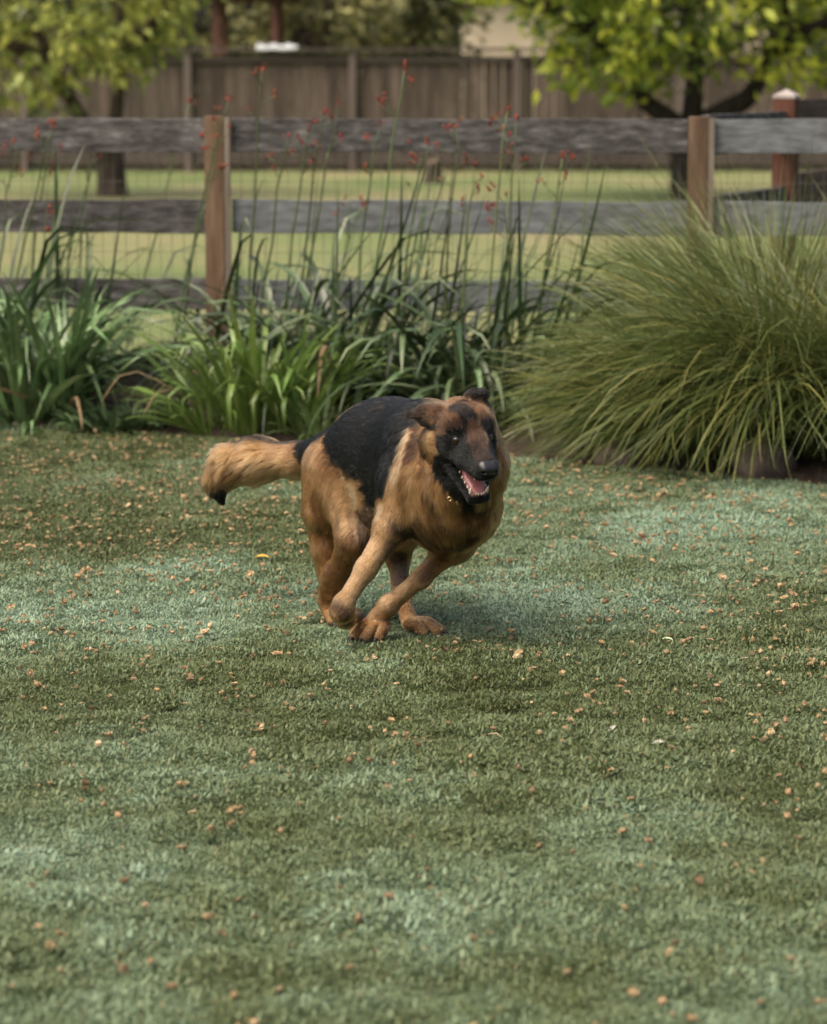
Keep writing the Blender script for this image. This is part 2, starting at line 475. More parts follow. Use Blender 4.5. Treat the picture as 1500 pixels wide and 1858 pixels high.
M_leafL = mat_noise('pale_green_leaf', [(0.28, 0.31, 0.07), (0.44, 0.46, 0.15)], 3, rough=0.45, transl=0.4, spec=0.5, pervar=[(0.25, 0.32, 0.28), (0.95, 1.02, 0.85), (1.8, 1.7, 1.5)])
M_leafR = mat_noise('yellow_green_leaf', [(0.20, 0.25, 0.03), (0.34, 0.375, 0.065)], 3, rough=0.45, transl=0.4, spec=0.4, pervar=[(0.16, 0.24, 0.22), (0.72, 0.85, 0.7), (1.95, 1.8, 1.5)])
M_leafD = mat_noise('dark_evergreen_leaf', [(0.085, 0.095, 0.04), (0.15, 0.155, 0.07)], 3, rough=0.6, transl=0.15, pervar=[(0.4, 0.45, 0.45), (1, 1, 1), (2.2, 2.0, 1.4)])
M_leafO = mat_noise('olive_leaf', [(0.18, 0.185, 0.08), (0.29, 0.28, 0.14)], 3, rough=0.6, transl=0.2, pervar=[(0.5, 0.55, 0.5), (1, 1, 1), (1.8, 1.7, 1.5)])

LT = gnd(203, 357); LT.z = 0
kx = LT.y / FPX
def rel(px, py, base, dy=0.0):
    p = at(px, py, base.y + dy); return (p.x - base.x, dy, p.z)
tree('fruit_tree', 'leafy pale green tree with a forked dark trunk left of the post', LT, 0.17,
     [[(0, 0, 0.62), rel(160, 235, LT), rel(122, 170, LT, -0.1), rel(85, 90, LT, -0.3), rel(40, 0, LT, -0.5), rel(10, -120, LT, -0.4)],
      [(0, 0, 0.60), rel(212, 200, LT), rel(222, 110, LT, 0.2), rel(215, 0, LT, 0.3), rel(190, -160, LT, 0.3)],
      [rel(222, 110, LT, 0.2), rel(262, 60, LT, 0.0), rel(320, -20, LT, -0.2), rel(340, -90, LT, -0.2)],
      [rel(122, 170, LT, -0.1), rel(60, 100, LT, -0.5), rel(-30, 60, LT, -0.8), rel(-90, -20, LT, -0.9)]],
     (-0.55, -0.1, 2.75), (1.72, 1.7, 1.75), 270, 15, 0.18, M_leafL, M_bark, droop=0.7, shell=0.5, aspect=0.5,
     bottom=lambda p: 1.10 + 0.34 * math.exp(-((p.x + 0.25) / 0.38) ** 2) + 0.26 * math.sin(p.x * 3.1 + 1.3) - 0.12 * math.sin(p.x * 9) + (0.75 * max(0, p.x - 0.35) if p.x > 0.35 else 0))
RT = gnd(1252, 362); RT.z = 0
tree('orchard_tree', 'yellow green tree with curving black limbs behind the corner post', RT, 0.24,
     [[(0, 0, 0.75), rel(1225, 225, RT), rel(1170, 185, RT, -0.1), rel(1140, 110, RT, -0.2), rel(1120, 0, RT, -0.2), rel(1090, -130, RT, -0.3)],
      [(0, 0, 0.75), rel(1256, 200, RT), rel(1262, 110, RT, 0.1), rel(1240, 10, RT, 0.2), rel(1250, -150, RT, 0.2)],
      [(0, 0, 0.75), rel(1290, 215, RT), rel(1355, 180, RT, -0.1), rel(1375, 150, RT, -0.2), rel(1395, 90, RT, -0.2), rel(1430, 0, RT, -0.3), rel(1470, -120, RT, -0.3)],
      [rel(1140, 110, RT, -0.2), rel(1060, 40, RT, -0.3), rel(960, 0, RT, -0.4), rel(880, -30, RT, -0.5)],
      [rel(1395, 90, RT, -0.2), rel(1460, 60, RT, -0.5), rel(1540, 20, RT, -0.7)]],
     (0.0, -0.1, 2.95), (2.75, 2.2, 1.9), 520, 16, 0.20, M_leafR, M_barkd, droop=0.25, shell=0.5, aspect=0.42,
     bottom=lambda p: 1.32 + 0.28 * math.sin(p.x * 2.7 + 0.4) - 0.16 * math.sin(p.x * 8 + 1) + (0.5 * max(0, -p.x - 1.1)))

for i, (px, Y, w_, h_, m_, lab) in enumerate([
        (585, 50, 1.5, 6.5, M_leafO, 'olive tree with a grey trunk showing above the middle of the board fence'),
        (655, 54, 1.3, 7.5, M_leafD, 'dark evergreen just right of the olive tree above the board fence'),
        (780, 52, 0.85, 7.0, M_leafD, 'dark evergreen standing beside the cream house behind the board fence'),
        (455, 55, 2.0, 6.5, M_leafD, 'dark evergreen seen between the posts of the brown shelter'),
        (1090, 56, 0.9, 5.0, M_leafO, 'olive tree in front of the cream house wall behind the board fence'),
        (730, 58, 1.0, 5.5, M_leafO, 'pale olive tree in the gap between two dark evergreens'),
        (130, 54, 3.2, 7.5, M_leafD, 'dark evergreen mostly hidden behind the pale green fruit tree'),
        (1330, 52, 2.6, 7.0, M_leafD, 'dark evergreen mostly hidden behind the yellow green orchard tree'),
        (-350, 56, 3.5, 8, M_leafD, 'broad dark evergreen at the far left behind the board fence'),
        (1800, 56, 3.5, 8, M_leafD, 'broad dark evergreen at the far right behind the board fence')]):
    bx = (px - 750) / FPX * Y
    tree('evergreen_tree' if m_ is M_leafD else 'olive_tree', lab, (bx, Y, 0), 0.16, [[(0, 0, 1.2), (0.1, 0, h_ * 0.4), (0, 0.1, h_ * 0.7), (0, 0, h_ * 0.92)], [(0, 0, 1.2), (-0.35, 0.1, 2.2), (-0.6, 0, 3.0)]],
         (0, 0, h_ * 0.52), (w_, w_ * 0.9, h_ * 0.48), 230, 15, 0.22, m_, M_bark if m_ is M_leafO else M_barkd, group='trees beyond the board fence', droop=0.3, shell=0.35, aspect=0.45, spread=0.24)

# house and shelter beyond the fence
M_wallc = mat_noise('cream_render', [(0.50, 0.42, 0.31), (0.58, 0.50, 0.38)], 2, rough=0.9, bump=0.2, bscale=40)
M_roof = mat_noise('roof_brown', [(0.08, 0.05, 0.04), (0.14, 0.09, 0.07)], 4, rough=0.9)
M_trim = mat_noise('white_trim', [(0.6, 0.6, 0.58), (0.72, 0.72, 0.7)], 4, rough=0.7)
M_glass = mat_noise('window_glass', [(0.02, 0.025, 0.03), (0.03, 0.035, 0.04)], 2, rough=0.08, spec=0.8)
hx, hy = 1.1, 62.0
hs = empty('house', (hx, hy, 0)); tag(hs, 'cream rendered house glimpsed through the leaves beyond the board fence', 'house')
mb = MB(); mb.box(0, 0, -0.2, 9.5, 7, 3.3); mb.build('wall', M_wallc, hs)
mb = MB(); mb.add([(-0.5, -0.5, 3.302), (10, -0.5, 3.302), (10, 7.5, 3.302), (-0.5, 7.5, 3.302), (2, 3.5, 5.4), (7.5, 3.5, 5.4)], [(0, 3, 2, 1), (0, 1, 5, 4), (1, 2, 5), (2, 3, 4, 5), (3, 0, 4)]); mb.build('roof', M_roof, hs)
for wx in (3.3, 6.6):
    fr = MB()
    for (a, b, c, d) in ((0, 0, 1.2, 0.08), (0, 1.22, 1.2, 1.3), (0, 0.081, 0.08, 1.219), (1.12, 0.081, 1.2, 1.219), (0.56, 0.081, 0.64, 1.219)): fr.box(wx + a, -0.05, 1.2 + b, wx + c, -0.002, 1.2 + d)
    wo = fr.build('window', M_trim, hs)
    pn = MB(); pn.box(wx + 0.05, -0.025, 1.25, wx + 1.15, -0.004, 2.45); pn.build('pane', M_glass, wo)
M_shed = mat_noise('shelter_wood', [(0.07, 0.03, 0.022), (0.13, 0.06, 0.045)], 4, stretch=(3, 3, 0.4), rough=0.85)
M_shedr = mat_noise('shelter_roof', [(0.08, 0.018, 0.012), (0.14, 0.035, 0.022)], 4, rough=0.8)
sx, sy = (396 - 750) / FPX * 47, 47.0
sh = empty('garden_shelter', (sx, sy, 0)); tag(sh, 'red brown open garden shelter on thin posts behind the board fence', 'shelter')
for (a, b) in ((0, 0), (0.93, 0), (0, 1.9), (0.93, 1.9)):
    mb = MB(); mb.box(a - 0.05, b - 0.05, -0.1, a + 0.05, b + 0.05, 2.6); mb.build('post', M_shed, sh)
for b in (0, 1.9):
    mb = MB(); mb.box(-0.35, b - 0.06, 2.602, 1.28, b + 0.06, 2.74); mb.build('beam', M_shed, sh)
mb = MB(); mb.add([(-0.5, -0.35, 2.742), (1.45, -0.35, 2.742), (1.45, 2.3, 2.742), (-0.5, 2.3, 2.742), (0.45, -0.35, 3.2), (0.45, 2.3, 3.2)], [(0, 3, 2, 1), (0, 1, 4), (1, 2, 5, 4), (2, 3, 5), (3, 0, 4, 5)]); mb.build('roof', M_shedr, sh)

# ------------------------------------------------------------------ plants of the bed
def strap_mesh(name, th0, bend, width, mat, kink=None, n=9, fold=0.25, power=1.5, twist=0.0):
    """a strap leaf one metre long, in the XZ plane from the origin"""
    pts = [(0.0, 0.0)]; th = []
    for i in range(n + 1):
        s = i / n
        a = th0 + bend * s ** power
        if kink and s > kink[0]: a += kink[1]
        th.append(a)
    for i in range(n):
        a = 0.5 * (th[i] + th[i + 1])
        pts.append((pts[-1][0] + math.sin(a) / n, pts[-1][1] + math.cos(a) / n))
    V = []; F = []
    for i in range(n + 1):
        s = i / n
        wv = width * (0.55 + 0.45 * min(1, s * 4)) * (1 - s ** 3.2) ** 0.8 + 0.0006
        if i == n: wv = 0.0012
        x, z = pts[i]; a = th[i]
        nx_, nz_ = -math.cos(a), math.sin(a)
        tw = twist * s
        for q in (-1, 0, 1):
            yy = q * wv / 2 * math.cos(tw)
            lf = (fold * wv * 0.5 if q else 0) + q * wv / 2 * math.sin(tw)
            V.append((x + nx_ * lf, yy, z + nz_ * lf))
    for i in range(n):
        for q in (0, 1):
            a = i * 3 + q; F.append((a, a + 3, a + 4, a + 1))
    return mesh_from(name, V, F, mat, True)

def variants(mat, n, th, bend, width, kinkp=0.15, seg=9, name='leaf', fold=0.3):
    out = []
    for _ in range(n):
        k = (random.uniform(0.5, 0.85), random.uniform(0.6, 1.7)) if random.random() < kinkp else None
        out.append(strap_mesh(name, random.uniform(*th), random.uniform(*bend), random.uniform(*width), mat, k, seg, fold, random.uniform(1.2, 2.2), random.uniform(-0.9, 0.9)))
    return out

M_dead = mat_noise('dead_leaf', [(0.10, 0.06, 0.03), (0.19, 0.13, 0.07), (0.30, 0.23, 0.14)], 5, stretch=(1, 6, 1), rough=0.7, objvar=0.35, transl=0.15)
v_dead = variants(M_dead, 8, (0.7, 1.15), (0.7, 1.5), (0.018, 0.034), 0.5, 9, 'dead_leaf')

def bed_z(x, y):
    t = (y - float(edge_y(x))) / max(0.1, float(fence_y(x)) + 0.25 - float(edge_y(x)))
    return 0.0 if t < 0 else -0.015 + 0.06 * min(1, t * 4)

def clump(name, label, cat, px, py, n, L, var, spread=0.06, group=None, az=None, leafname='leaf', Y=None):
    b = gnd(px, py)
    b.z = bed_z(b.x, b.y)
    t = empty(name, b)
    for i in range(n):
        me = random.choice(var)
        a = random.uniform(0, 2 * math.pi) if az is None else random.gauss(az[0], az[1])
        r = spread * math.sqrt(random.random())
        o = obj(leafname, me, t, (r * math.cos(a), r * math.sin(a), -0.01), (random.gauss(0, 0.06), random.gauss(0, 0.06), a))
        l = random.uniform(*L); o.scale = (l, l * random.uniform(0.85, 1.15), l)
    if L[1] > 0.35:
        for _ in range(max(1, n // 28)):
            a = random.uniform(0, 2 * math.pi); l = random.uniform(0.6, 1.0) * L[1]
            o = obj('dead_leaf', random.choice(v_dead), t, (spread * math.cos(a) * .8, spread * math.sin(a) * .8, 0), (0, 0, a)); o.scale = (l, l, l)
    tag(t, label, cat, group)
    return t

M_broad = mat_noise('broad_strap_leaf', [(0.062, 0.118, 0.042), (0.115, 0.19, 0.07), (0.21, 0.30, 0.15)], 5, stretch=(1, 6, 1), rough=0.27, objvar=0.55, huevar=0.012, transl=0.18, spec=0.6, coords='Object')
M_lime = mat_noise('lime_strap_leaf', [(0.08, 0.14, 0.022), (0.135, 0.21, 0.046), (0.22, 0.30, 0.10)], 5, stretch=(1, 6, 1), rough=0.38, objvar=0.38, huevar=0.015, transl=0.25, spec=0.5)
M_paw = mat_noise('dark_paw_leaf', [(0.028, 0.046, 0.019), (0.055, 0.09, 0.034), (0.14, 0.17, 0.095)], 5, stretch=(1, 6, 1), rough=0.33, objvar=0.65, huevar=0.02, transl=0.12, spec=0.5)
M_fine = mat_noise('fine_leaf', [(0.035, 0.065, 0.024), (0.07, 0.11, 0.045)], 5, rough=0.4, objvar=0.4, transl=0.15)
M_finel = mat_noise('pale_fine_leaf', [(0.09, 0.14, 0.045), (0.16, 0.21, 0.08)], 5, rough=0.4, objvar=0.35, transl=0.2)

v_broad = variants(M_broad, 16, (0.0, 0.8), (0.05, 1.6), (0.030, 0.050), 0.35)
v_broadlow = variants(M_broad, 8, (0.8, 1.15), (0.4, 1.3), (0.05, 0.07), 0.2)
v_lime = variants(M_lime, 16, (0.0, 0.75), (0.1, 1.7), (0.042, 0.066), 0.4)
v_limelow = variants(M_lime, 8, (0.7, 1.1), (0.6, 1.3), (0.042, 0.062), 0.15)
v_paw = variants(M_paw, 22, (0.05, 0.95), (0.7, 2.7), (0.024, 0.042), 0.3)
v_pawup = variants(M_paw, 14, (0.05, 0.65), (-0.2, 0.6), (0.013, 0.023), 0.4)
v_fine = variants(M_fine, 10, (0.1, 1.1), (0.3, 1.6), (0.06, 0.10), 0.05, 5)
v_finel = variants(M_finel, 10, (0.1, 1.1), (0.3, 1.6), (0.05, 0.09), 0.05, 5)

clump('strap_leaf_plant', 'broad blue green strap leaf plant at the far left end of the bed', 'plant', 42, 770, 105, (0.42, 0.8), v_broad + v_broadlow[:3], 0.13)
clump('strap_leaf_plant', 'broad strap leaf plant right beside the small dark mound plant, on its left', 'plant', 122, 768, 85, (0.38, 0.74), v_broad, 0.11)
clump('strap_leaf_plant', 'low strap leaf plant sprawling over the lawn edge below the left plants', 'plant', 60, 780, 24, (0.26, 0.4), v_broadlow, 0.10)
clump('strap_leaf_plant', 'strap leaf plant in the left corner cut by the photo edge', 'plant', -60, 762, 45, (0.4, 0.7), v_broad, 0.12)
clump('mound_plant', 'low dark green mound plant with fine leaves at the lawn edge', 'plant', 208, 786, 240, (0.10, 0.22), v_fine, 0.14)
clump('mound_plant', 'low fine leaved mound peeping out behind the dark green mound', 'plant', 280, 782, 70, (0.08, 0.16), v_fine, 0.10)
clump('lime_strap_plant', 'bright yellow green strap leaf plant above the tail of the dog', 'plant', 462, 790, 105, (0.34, 0.64), v_lime, 0.14)
clump('lime_strap_plant', 'yellow green strap leaf plant sprawling left over the lawn edge', 'plant', 392, 792, 40, (0.28, 0.46), v_lime[:6] + v_limelow, 0.10, az=(3.1, 0.9))
clump('lime_strap_plant', 'smaller yellow green strap leaf plant behind the rump of the dog', 'plant', 545, 795, 60, (0.32, 0.56), v_lime, 0.10)
clump('tuft_plant', 'small bright tuft of short leaves just behind the back of the dog', 'plant', 580, 805, 150, (0.10, 0.2), v_finel, 0.08)

PAW = [(-15, 742, 60, 'kangaroo paw clump of dark leaves at the left photo edge'),
       (95, 735, 60, 'dark kangaroo paw clump behind the left strap leaf plants'),
       (385, 742, 9, 'thin dark kangaroo paw clump at the foot of the left fence post'),
       (515, 745, 75, 'dark kangaroo paw clump right behind the bright yellow green plant'),
       (630, 765, 80, 'dark arching kangaroo paw clump straight above the back of the dog'),
       (735, 770, 75, 'dark arching kangaroo paw clump left of the dog ears'),
       (850, 785, 80, 'kangaroo paw clump of grey green leaves right above the head of the dog'),
       (945, 790, 70, 'kangaroo paw clump half swallowed by the big fountain grass')]
for (px, py, n, lab) in PAW:
    t = clump('kangaroo_paw', lab, 'plant', px, py, int(n * 1.35), (0.5, 0.92), v_paw, 0.17)
    for i in range(26 if n > 20 else 5):
        a = random.uniform(0, 6.28); r = 0.22 * math.sqrt(random.random())
        o = obj('leaf', random.choice(v_pawup), t, (r * math.cos(a), r * math.sin(a), 0), (0, 0, random.gauss(0.0, 0.7)))
        l = random.uniform(0.6, 1.12); o.scale = (l, l, l)

# flower stems: (tip px, tip py, base px, base py)
M_stem = mat_noise('flower_stem', [(0.05, 0.075, 0.025), (0.09, 0.12, 0.045)], 6, rough=0.5, objvar=0.4, huevar=0.03)
M_bud = mat_noise('red_bud', [(0.12, 0.022, 0.013), (0.25, 0.045, 0.024)], 20, rough=0.6, objvar=0.3, huevar=0.015)
bud = MB()
bud.tube([(0, 0, 0), (0, 0, 0.006), (0.001, 0, 0.018), (0.004, 0, 0.028), (0.007, 0, 0.032)], [0.0025, 0.0055, 0.006, 0.004, 0.001], 6)
bud_me = bud.mesh('bud', M_bud, True)
STEMS = [(95, 232, 20, 730, 'left'), (165, 240, 130, 720, ''), (30, 258, -20, 735, ''), (98, 225, 55, 720, ''), (110, 372, 70, 725, ''),
         (343, 185, 215, 700, ''), (415, 180, 335, 740, ''), (478, 125, 440, 745, ''), (395, 250, 300, 735, ''), (520, 250, 470, 740, ''),
         (585, 200, 520, 745, ''), (613, 190, 545, 750, ''), (735, 125, 640, 765, ''), (655, 370, 560, 750, ''), (775, 258, 735, 770, ''),
         (828, 228, 800, 780, ''), (920, 200, 895, 785, ''), (935, 222, 915, 785, ''), (1020, 288, 950, 790, ''), (860, 302, 850, 785, ''), (690, 228, 655, 765, ''), (918, 355, 905, 785, ''), (560, 235, 500, 740, '')]
STEM_LABELS = ['red budded stem at far left with its tip before the top rail, upper of two',
    'red budded stem left of the paddock tree trunk, tip reaching the top rail',
    'red budded stem nearest the left photo edge, tip below the first stems',
    'straight red budded stem close beside the far left stem on the top rail',
    'shortest stem at left, its red buds hanging before the second rail',
    'leaning stem with red buds above the rail between paddock tree and post',
    'stem with red buds crossing just beside the top of the left post',
    'tall stem right of the left post, buds high against the board fence',
    'slanting dark stem with buds before the left post below its top',
    'stem with few red buds ending on the top rail right of the post',
    'thin stem with buds just above the top rail, left of a similar thicker one',
    'stem with a dense bud head rising just above the top rail mid bay',
    'tallest stem in mid bay, its red buds high against the board fence',
    'short pale bent stem whose buds end at the second rail',
    'stem with small red tip ending on the lower half of the top rail',
    'stem with red buds ending on the top rail above the stump side',
    'upright stem with dark red buds at the rail, left of a twin stem',
    'upright twin stem with drooping red buds, right of the darker one',
    'last stem toward the fountain grass, small buds under the top rail',
    'short stem ending in the paddock lawn gap right of the stump',
    'stem with one red bud bunch on the upper edge of the top rail',
    'short dark stem whose buds end on the second rail near the twins',
    'thin red budded stem between post and mid bay ending on the top rail']
for i, (tx, ty, bx_, by_, _) in enumerate(STEMS):
    b = gnd(bx_, by_); b.z = bed_z(b.x, b.y)
    tp = at(tx, ty, b.y + random.uniform(-0.15, 0.1))
    t = empty('flower_stem', b)
    d = tp - b
    H = d.length
    side_v = Vector((random.uniform(-0.5, 0.1), random.uniform(-0.2, 0.2), 0)) * 0.1 * H
    pts = [b * 0]
    for s in (0.2, 0.4, 0.6, 0.8, 0.92, 1.0):
        pts.append(d * s + side_v * math.sin(math.pi * s ** 0.8) + Vector((random.gauss(0, 0.006), 0, 0)))
    mb = MB(); mb.tube(pts, [0.0065, 0.006, 0.0052, 0.0045, 0.0036, 0.003, 0.002], 6)
    mb.build('stalk', M_stem, t, True)
    # joints with a small sheath leaf
    for s in (2, 3, 4):
        o = obj('sheath_leaf', random.choice(v_pawup), t, tuple(pts[s]), (0, 0, random.gauss(0, 1.2))); l = random.uniform(0.08, 0.2); o.scale = (l, l * 1.3, l)
    nb = random.randint(3, 5)
    for j in range(nb):
        s = 1.0 - 0.22 * j / nb * random.uniform(0.8, 1.2)
        q = d * s + side_v * math.sin(math.pi * s ** 0.8)
        if j:
            e = q + Vector((random.choice((-1, 1)) * random.uniform(0.02, 0.07), random.uniform(-0.03, 0.03), random.uniform(0.02, 0.07)))
            mb = MB(); mb.tube([q, (q + e) / 2 + Vector((0, 0, -0.006)), e], [0.002, 0.0017, 0.0015], 4)
            br = mb.build('side_branch', M_stem, t, True)
        else: e, br = q, t
        for _k in range(random.randint(3, 6)):
            sc_ = random.uniform(0.4, 0.75)
            o = obj('bud', bud_me, br, tuple(e + Vector((random.gauss(0, 0.006), random.gauss(0, 0.006), random.gauss(0, 0.010)))), (random.gauss(0, 0.7), random.gauss(0, 0.7), random.uniform(0, 6.28))); o.scale = (sc_, sc_, sc_)
    tag(t, STEM_LABELS[i],
        'flower stem', 'red flower stems of the kangaroo paw plants')

# big fountain grass
def fountain(name, label, px, py, n, L, R0, th, bend, bias, width=0.0062, m=None, seg=8):
    b = gnd(px, py); b.z = bed_z(b.x, b.y) - 0.01
    t = empty(name, b)
    az = rng.uniform(0, 2 * np.pi, n)
    if bias is not None: az = np.where(rng.random(n) < bias[2], rng.normal(bias[0], bias[1], n), az)
    # tufts: neighbouring blades share direction
    nt_ = 90; taz = rng.normal(0, 0.45, nt_); tl = rng.uniform(0.72, 1.12, nt_); tid = (az * 9 + rng.integers(0, 3, n) * 30).astype(int) % nt_
    az = az + taz[tid]
    r = R0 * np.sqrt(rng.random(n))
    l = rng.uniform(*L, n) * tl[tid]
    th0 = rng.uniform(th[0], th[1], n) * (0.35 + 0.65 * r / R0)
    bd = rng.uniform(*bend, n); pw = rng.uniform(1.0, 1.7, n)
    side_c = rng.normal(0, 0.35, n)
    w = width * rng.uniform(0.6, 1.3, n)
    V = np.zeros((n, seg + 1, 2, 3)); x = np.zeros(n); z = np.zeros(n); y = np.zeros(n)
    ph = rng.uniform(0, 3.14, n)
    for i in range(seg + 1):
        s = i / seg
        a = th0 + bd * s ** pw
        if i:
            x = x + np.sin(a) * l / seg; z = z + np.cos(a) * l / seg; y = y + np.sin(side_c * s) * l / seg * 0.8
        ww = w * (1 - s ** 2.5) * 0.5 + 0.0003
        ca, sa = np.cos(az), np.sin(az)
        bx = r * ca + x * ca - y * sa; by = r * sa + x * sa + y * ca
        tw = ph + s * 1.5
        sx_, sy_, sz_ = -sa * np.cos(tw), ca * np.cos(tw), np.sin(tw)
        zz = np.maximum(z, 0.004 - 0.02 * 0 + rng.uniform(0, 0.02, n) * (s > 0.3))
        V[:, i, 0] = np.stack([bx - sx_ * ww, by - sy_ * ww, zz - sz_ * ww], 1)
        V[:, i, 1] = np.stack([bx + sx_ * ww, by + sy_ * ww, zz + sz_ * ww], 1)
    k = (seg + 1) * 2
    base = (np.arange(n) * k)[:, None, None]
    q = np.array([[2 * i, 2 * i + 1, 2 * i + 3, 2 * i + 2] for i in range(seg)])[None]
    F = (q + base).reshape(-1, 4)
    me = mesh_from('blades', V.reshape(-1, 3), F, m, True)
    vv = np.clip(rng.random(n) ** 1.3 * 0.65 + 0.35 * rng.random(nt_)[tid] , 0, 1)
    set_vary(me, np.repeat(vv, seg))
    o = obj('blades', me, t); tag(o, kind='stuff')
    tag(t, label, 'ornamental grass')
    return t
M_fgrass = mat_noise('fountain_grass', [(0.115, 0.13, 0.043), (0.185, 0.195, 0.08)], 4, rough=0.4, transl=0.22, spec=0.5, pervar=[(0.14, 0.2, 0.17), (0.5, 0.68, 0.5), (0.85, 1.0, 0.7), (1.25, 1.2, 0.9), (2.1, 1.75, 1.5)])
fountain('fountain_grass', 'huge mound of green fountain grass spilling over the lawn at the right', 1425, 838, 4300, (0.66, 1.14), 0.24, (0.05, 0.75), (0.6, 2.3), None, m=M_fgrass)
fountain('fountain_grass', 'fountain grass leaning left with olive blades sweeping down behind the dog', 1285, 836, 3900, (0.42, 0.76), 0.20, (0.15, 0.95), (0.7, 1.9), (math.pi * 1.05, 0.6, 0.7), m=M_fgrass)
fountain('fountain_grass', 'tall backmost fountain grass with straw coloured tips against the rail fence', 1395, 785, 2400, (0.75, 1.14), 0.22, (0.02, 0.6), (0.3, 1.5), (math.pi * 1.0, 0.8, 0.25), m=M_fgrass)
fountain('fountain_grass', 'fountain grass clump cut off by the right photo edge', 1590, 850, 2600, (0.65, 1.1), 0.22, (0.05, 0.75), (0.6, 2.3), None, m=M_fgrass)

# rocks under the grass
M_rock = mat_noise('brown_rock', [(0.07, 0.05, 0.045), (0.14, 0.105, 0.09), (0.2, 0.16, 0.14)], 8, rough=0.9, bump=0.8, bscale=25)
def rock(px, py, r, label, seed):
    b = gnd(px, py)
    n, m = 20, 12
    V = []; F = []
    for j in range(m + 1):
        ph = math.pi * j / m
        for k in range(n):
            a = 2 * math.pi * k / n
            V.append((math.sin(ph) * math.cos(a), math.sin(ph) * math.sin(a), math.cos(ph)))
    V = np.array(V); V *= (1 + 0.16 * wob(V, 1.6, seed) + 0.05 * wob(V, 5, seed))[:, None] * np.array(r)
    for j in range(m):
        for k in range(n): F.append((j * n + k, (j + 1) * n + k, (j + 1) * n + (k + 1) % n, j * n + (k + 1) % n))
    o = obj('rock', mesh_from('rock', V, F, M_rock, True), None, (b.x, b.y + r[1] * 0.8, r[2] * 0.45), (0, 0, seed))
    tag(o, label, 'rock', 'rocks along the bed edge')
rock(1395, 868, (0.14, 0.10, 0.10), 'brown rock under the blades of the huge fountain grass', 1)
rock(1130, 850, (0.11, 0.09, 0.07), 'low brown rock under the left leaning fountain grass', 2)
# ------------------------------------------------------------------ the dog
class Prim:
    """round cone, optionally flattened along one axis; carries fur length and the direction the coat lies in"""
    def __init__(s, a, b, ra, rb, k=0.02, fur=0.015, flow=None, flat=None, sub=False):
        s.a, s.b = np.array(a, float), np.array(b, float)
        s.ra, s.rb, s.k, s.fur, s.sub = ra, rb, k, fur, sub
        f = (s.b - s.a) if flow is None else np.array(flow, float)
        nrm = np.linalg.norm(f); s.flow = f / nrm if nrm > 1e-6 else np.array([0, 0, -1.0])
        s.flat = None
        if flat is not None:
            n = np.array(flat[0], float); s.flat = (n / np.linalg.norm(n), flat[1])
    def dist(s, p):
        a, b = s.a, s.b
        q = p - a
        ab = b - a
        if s.flat is not None:
            n, f = s.flat
            q = q + (q @ n)[..., None] * n * (f - 1)
            ab = ab + (ab @ n) * n * (f - 1)
        L2 = ab @ ab
        h = np.clip((q @ ab) / L2, 0, 1) if L2 > 1e-12 else np.zeros(q.shape[:-1])
        return np.linalg.norm(q - h[..., None] * ab, axis=-1) - (s.ra + (s.rb - s.ra) * h)
    def bounds(s, m):
        R = max(s.ra, s.rb) + m
        return np.minimum(s.a, s.b) - R, np.maximum(s.a, s.b) + R

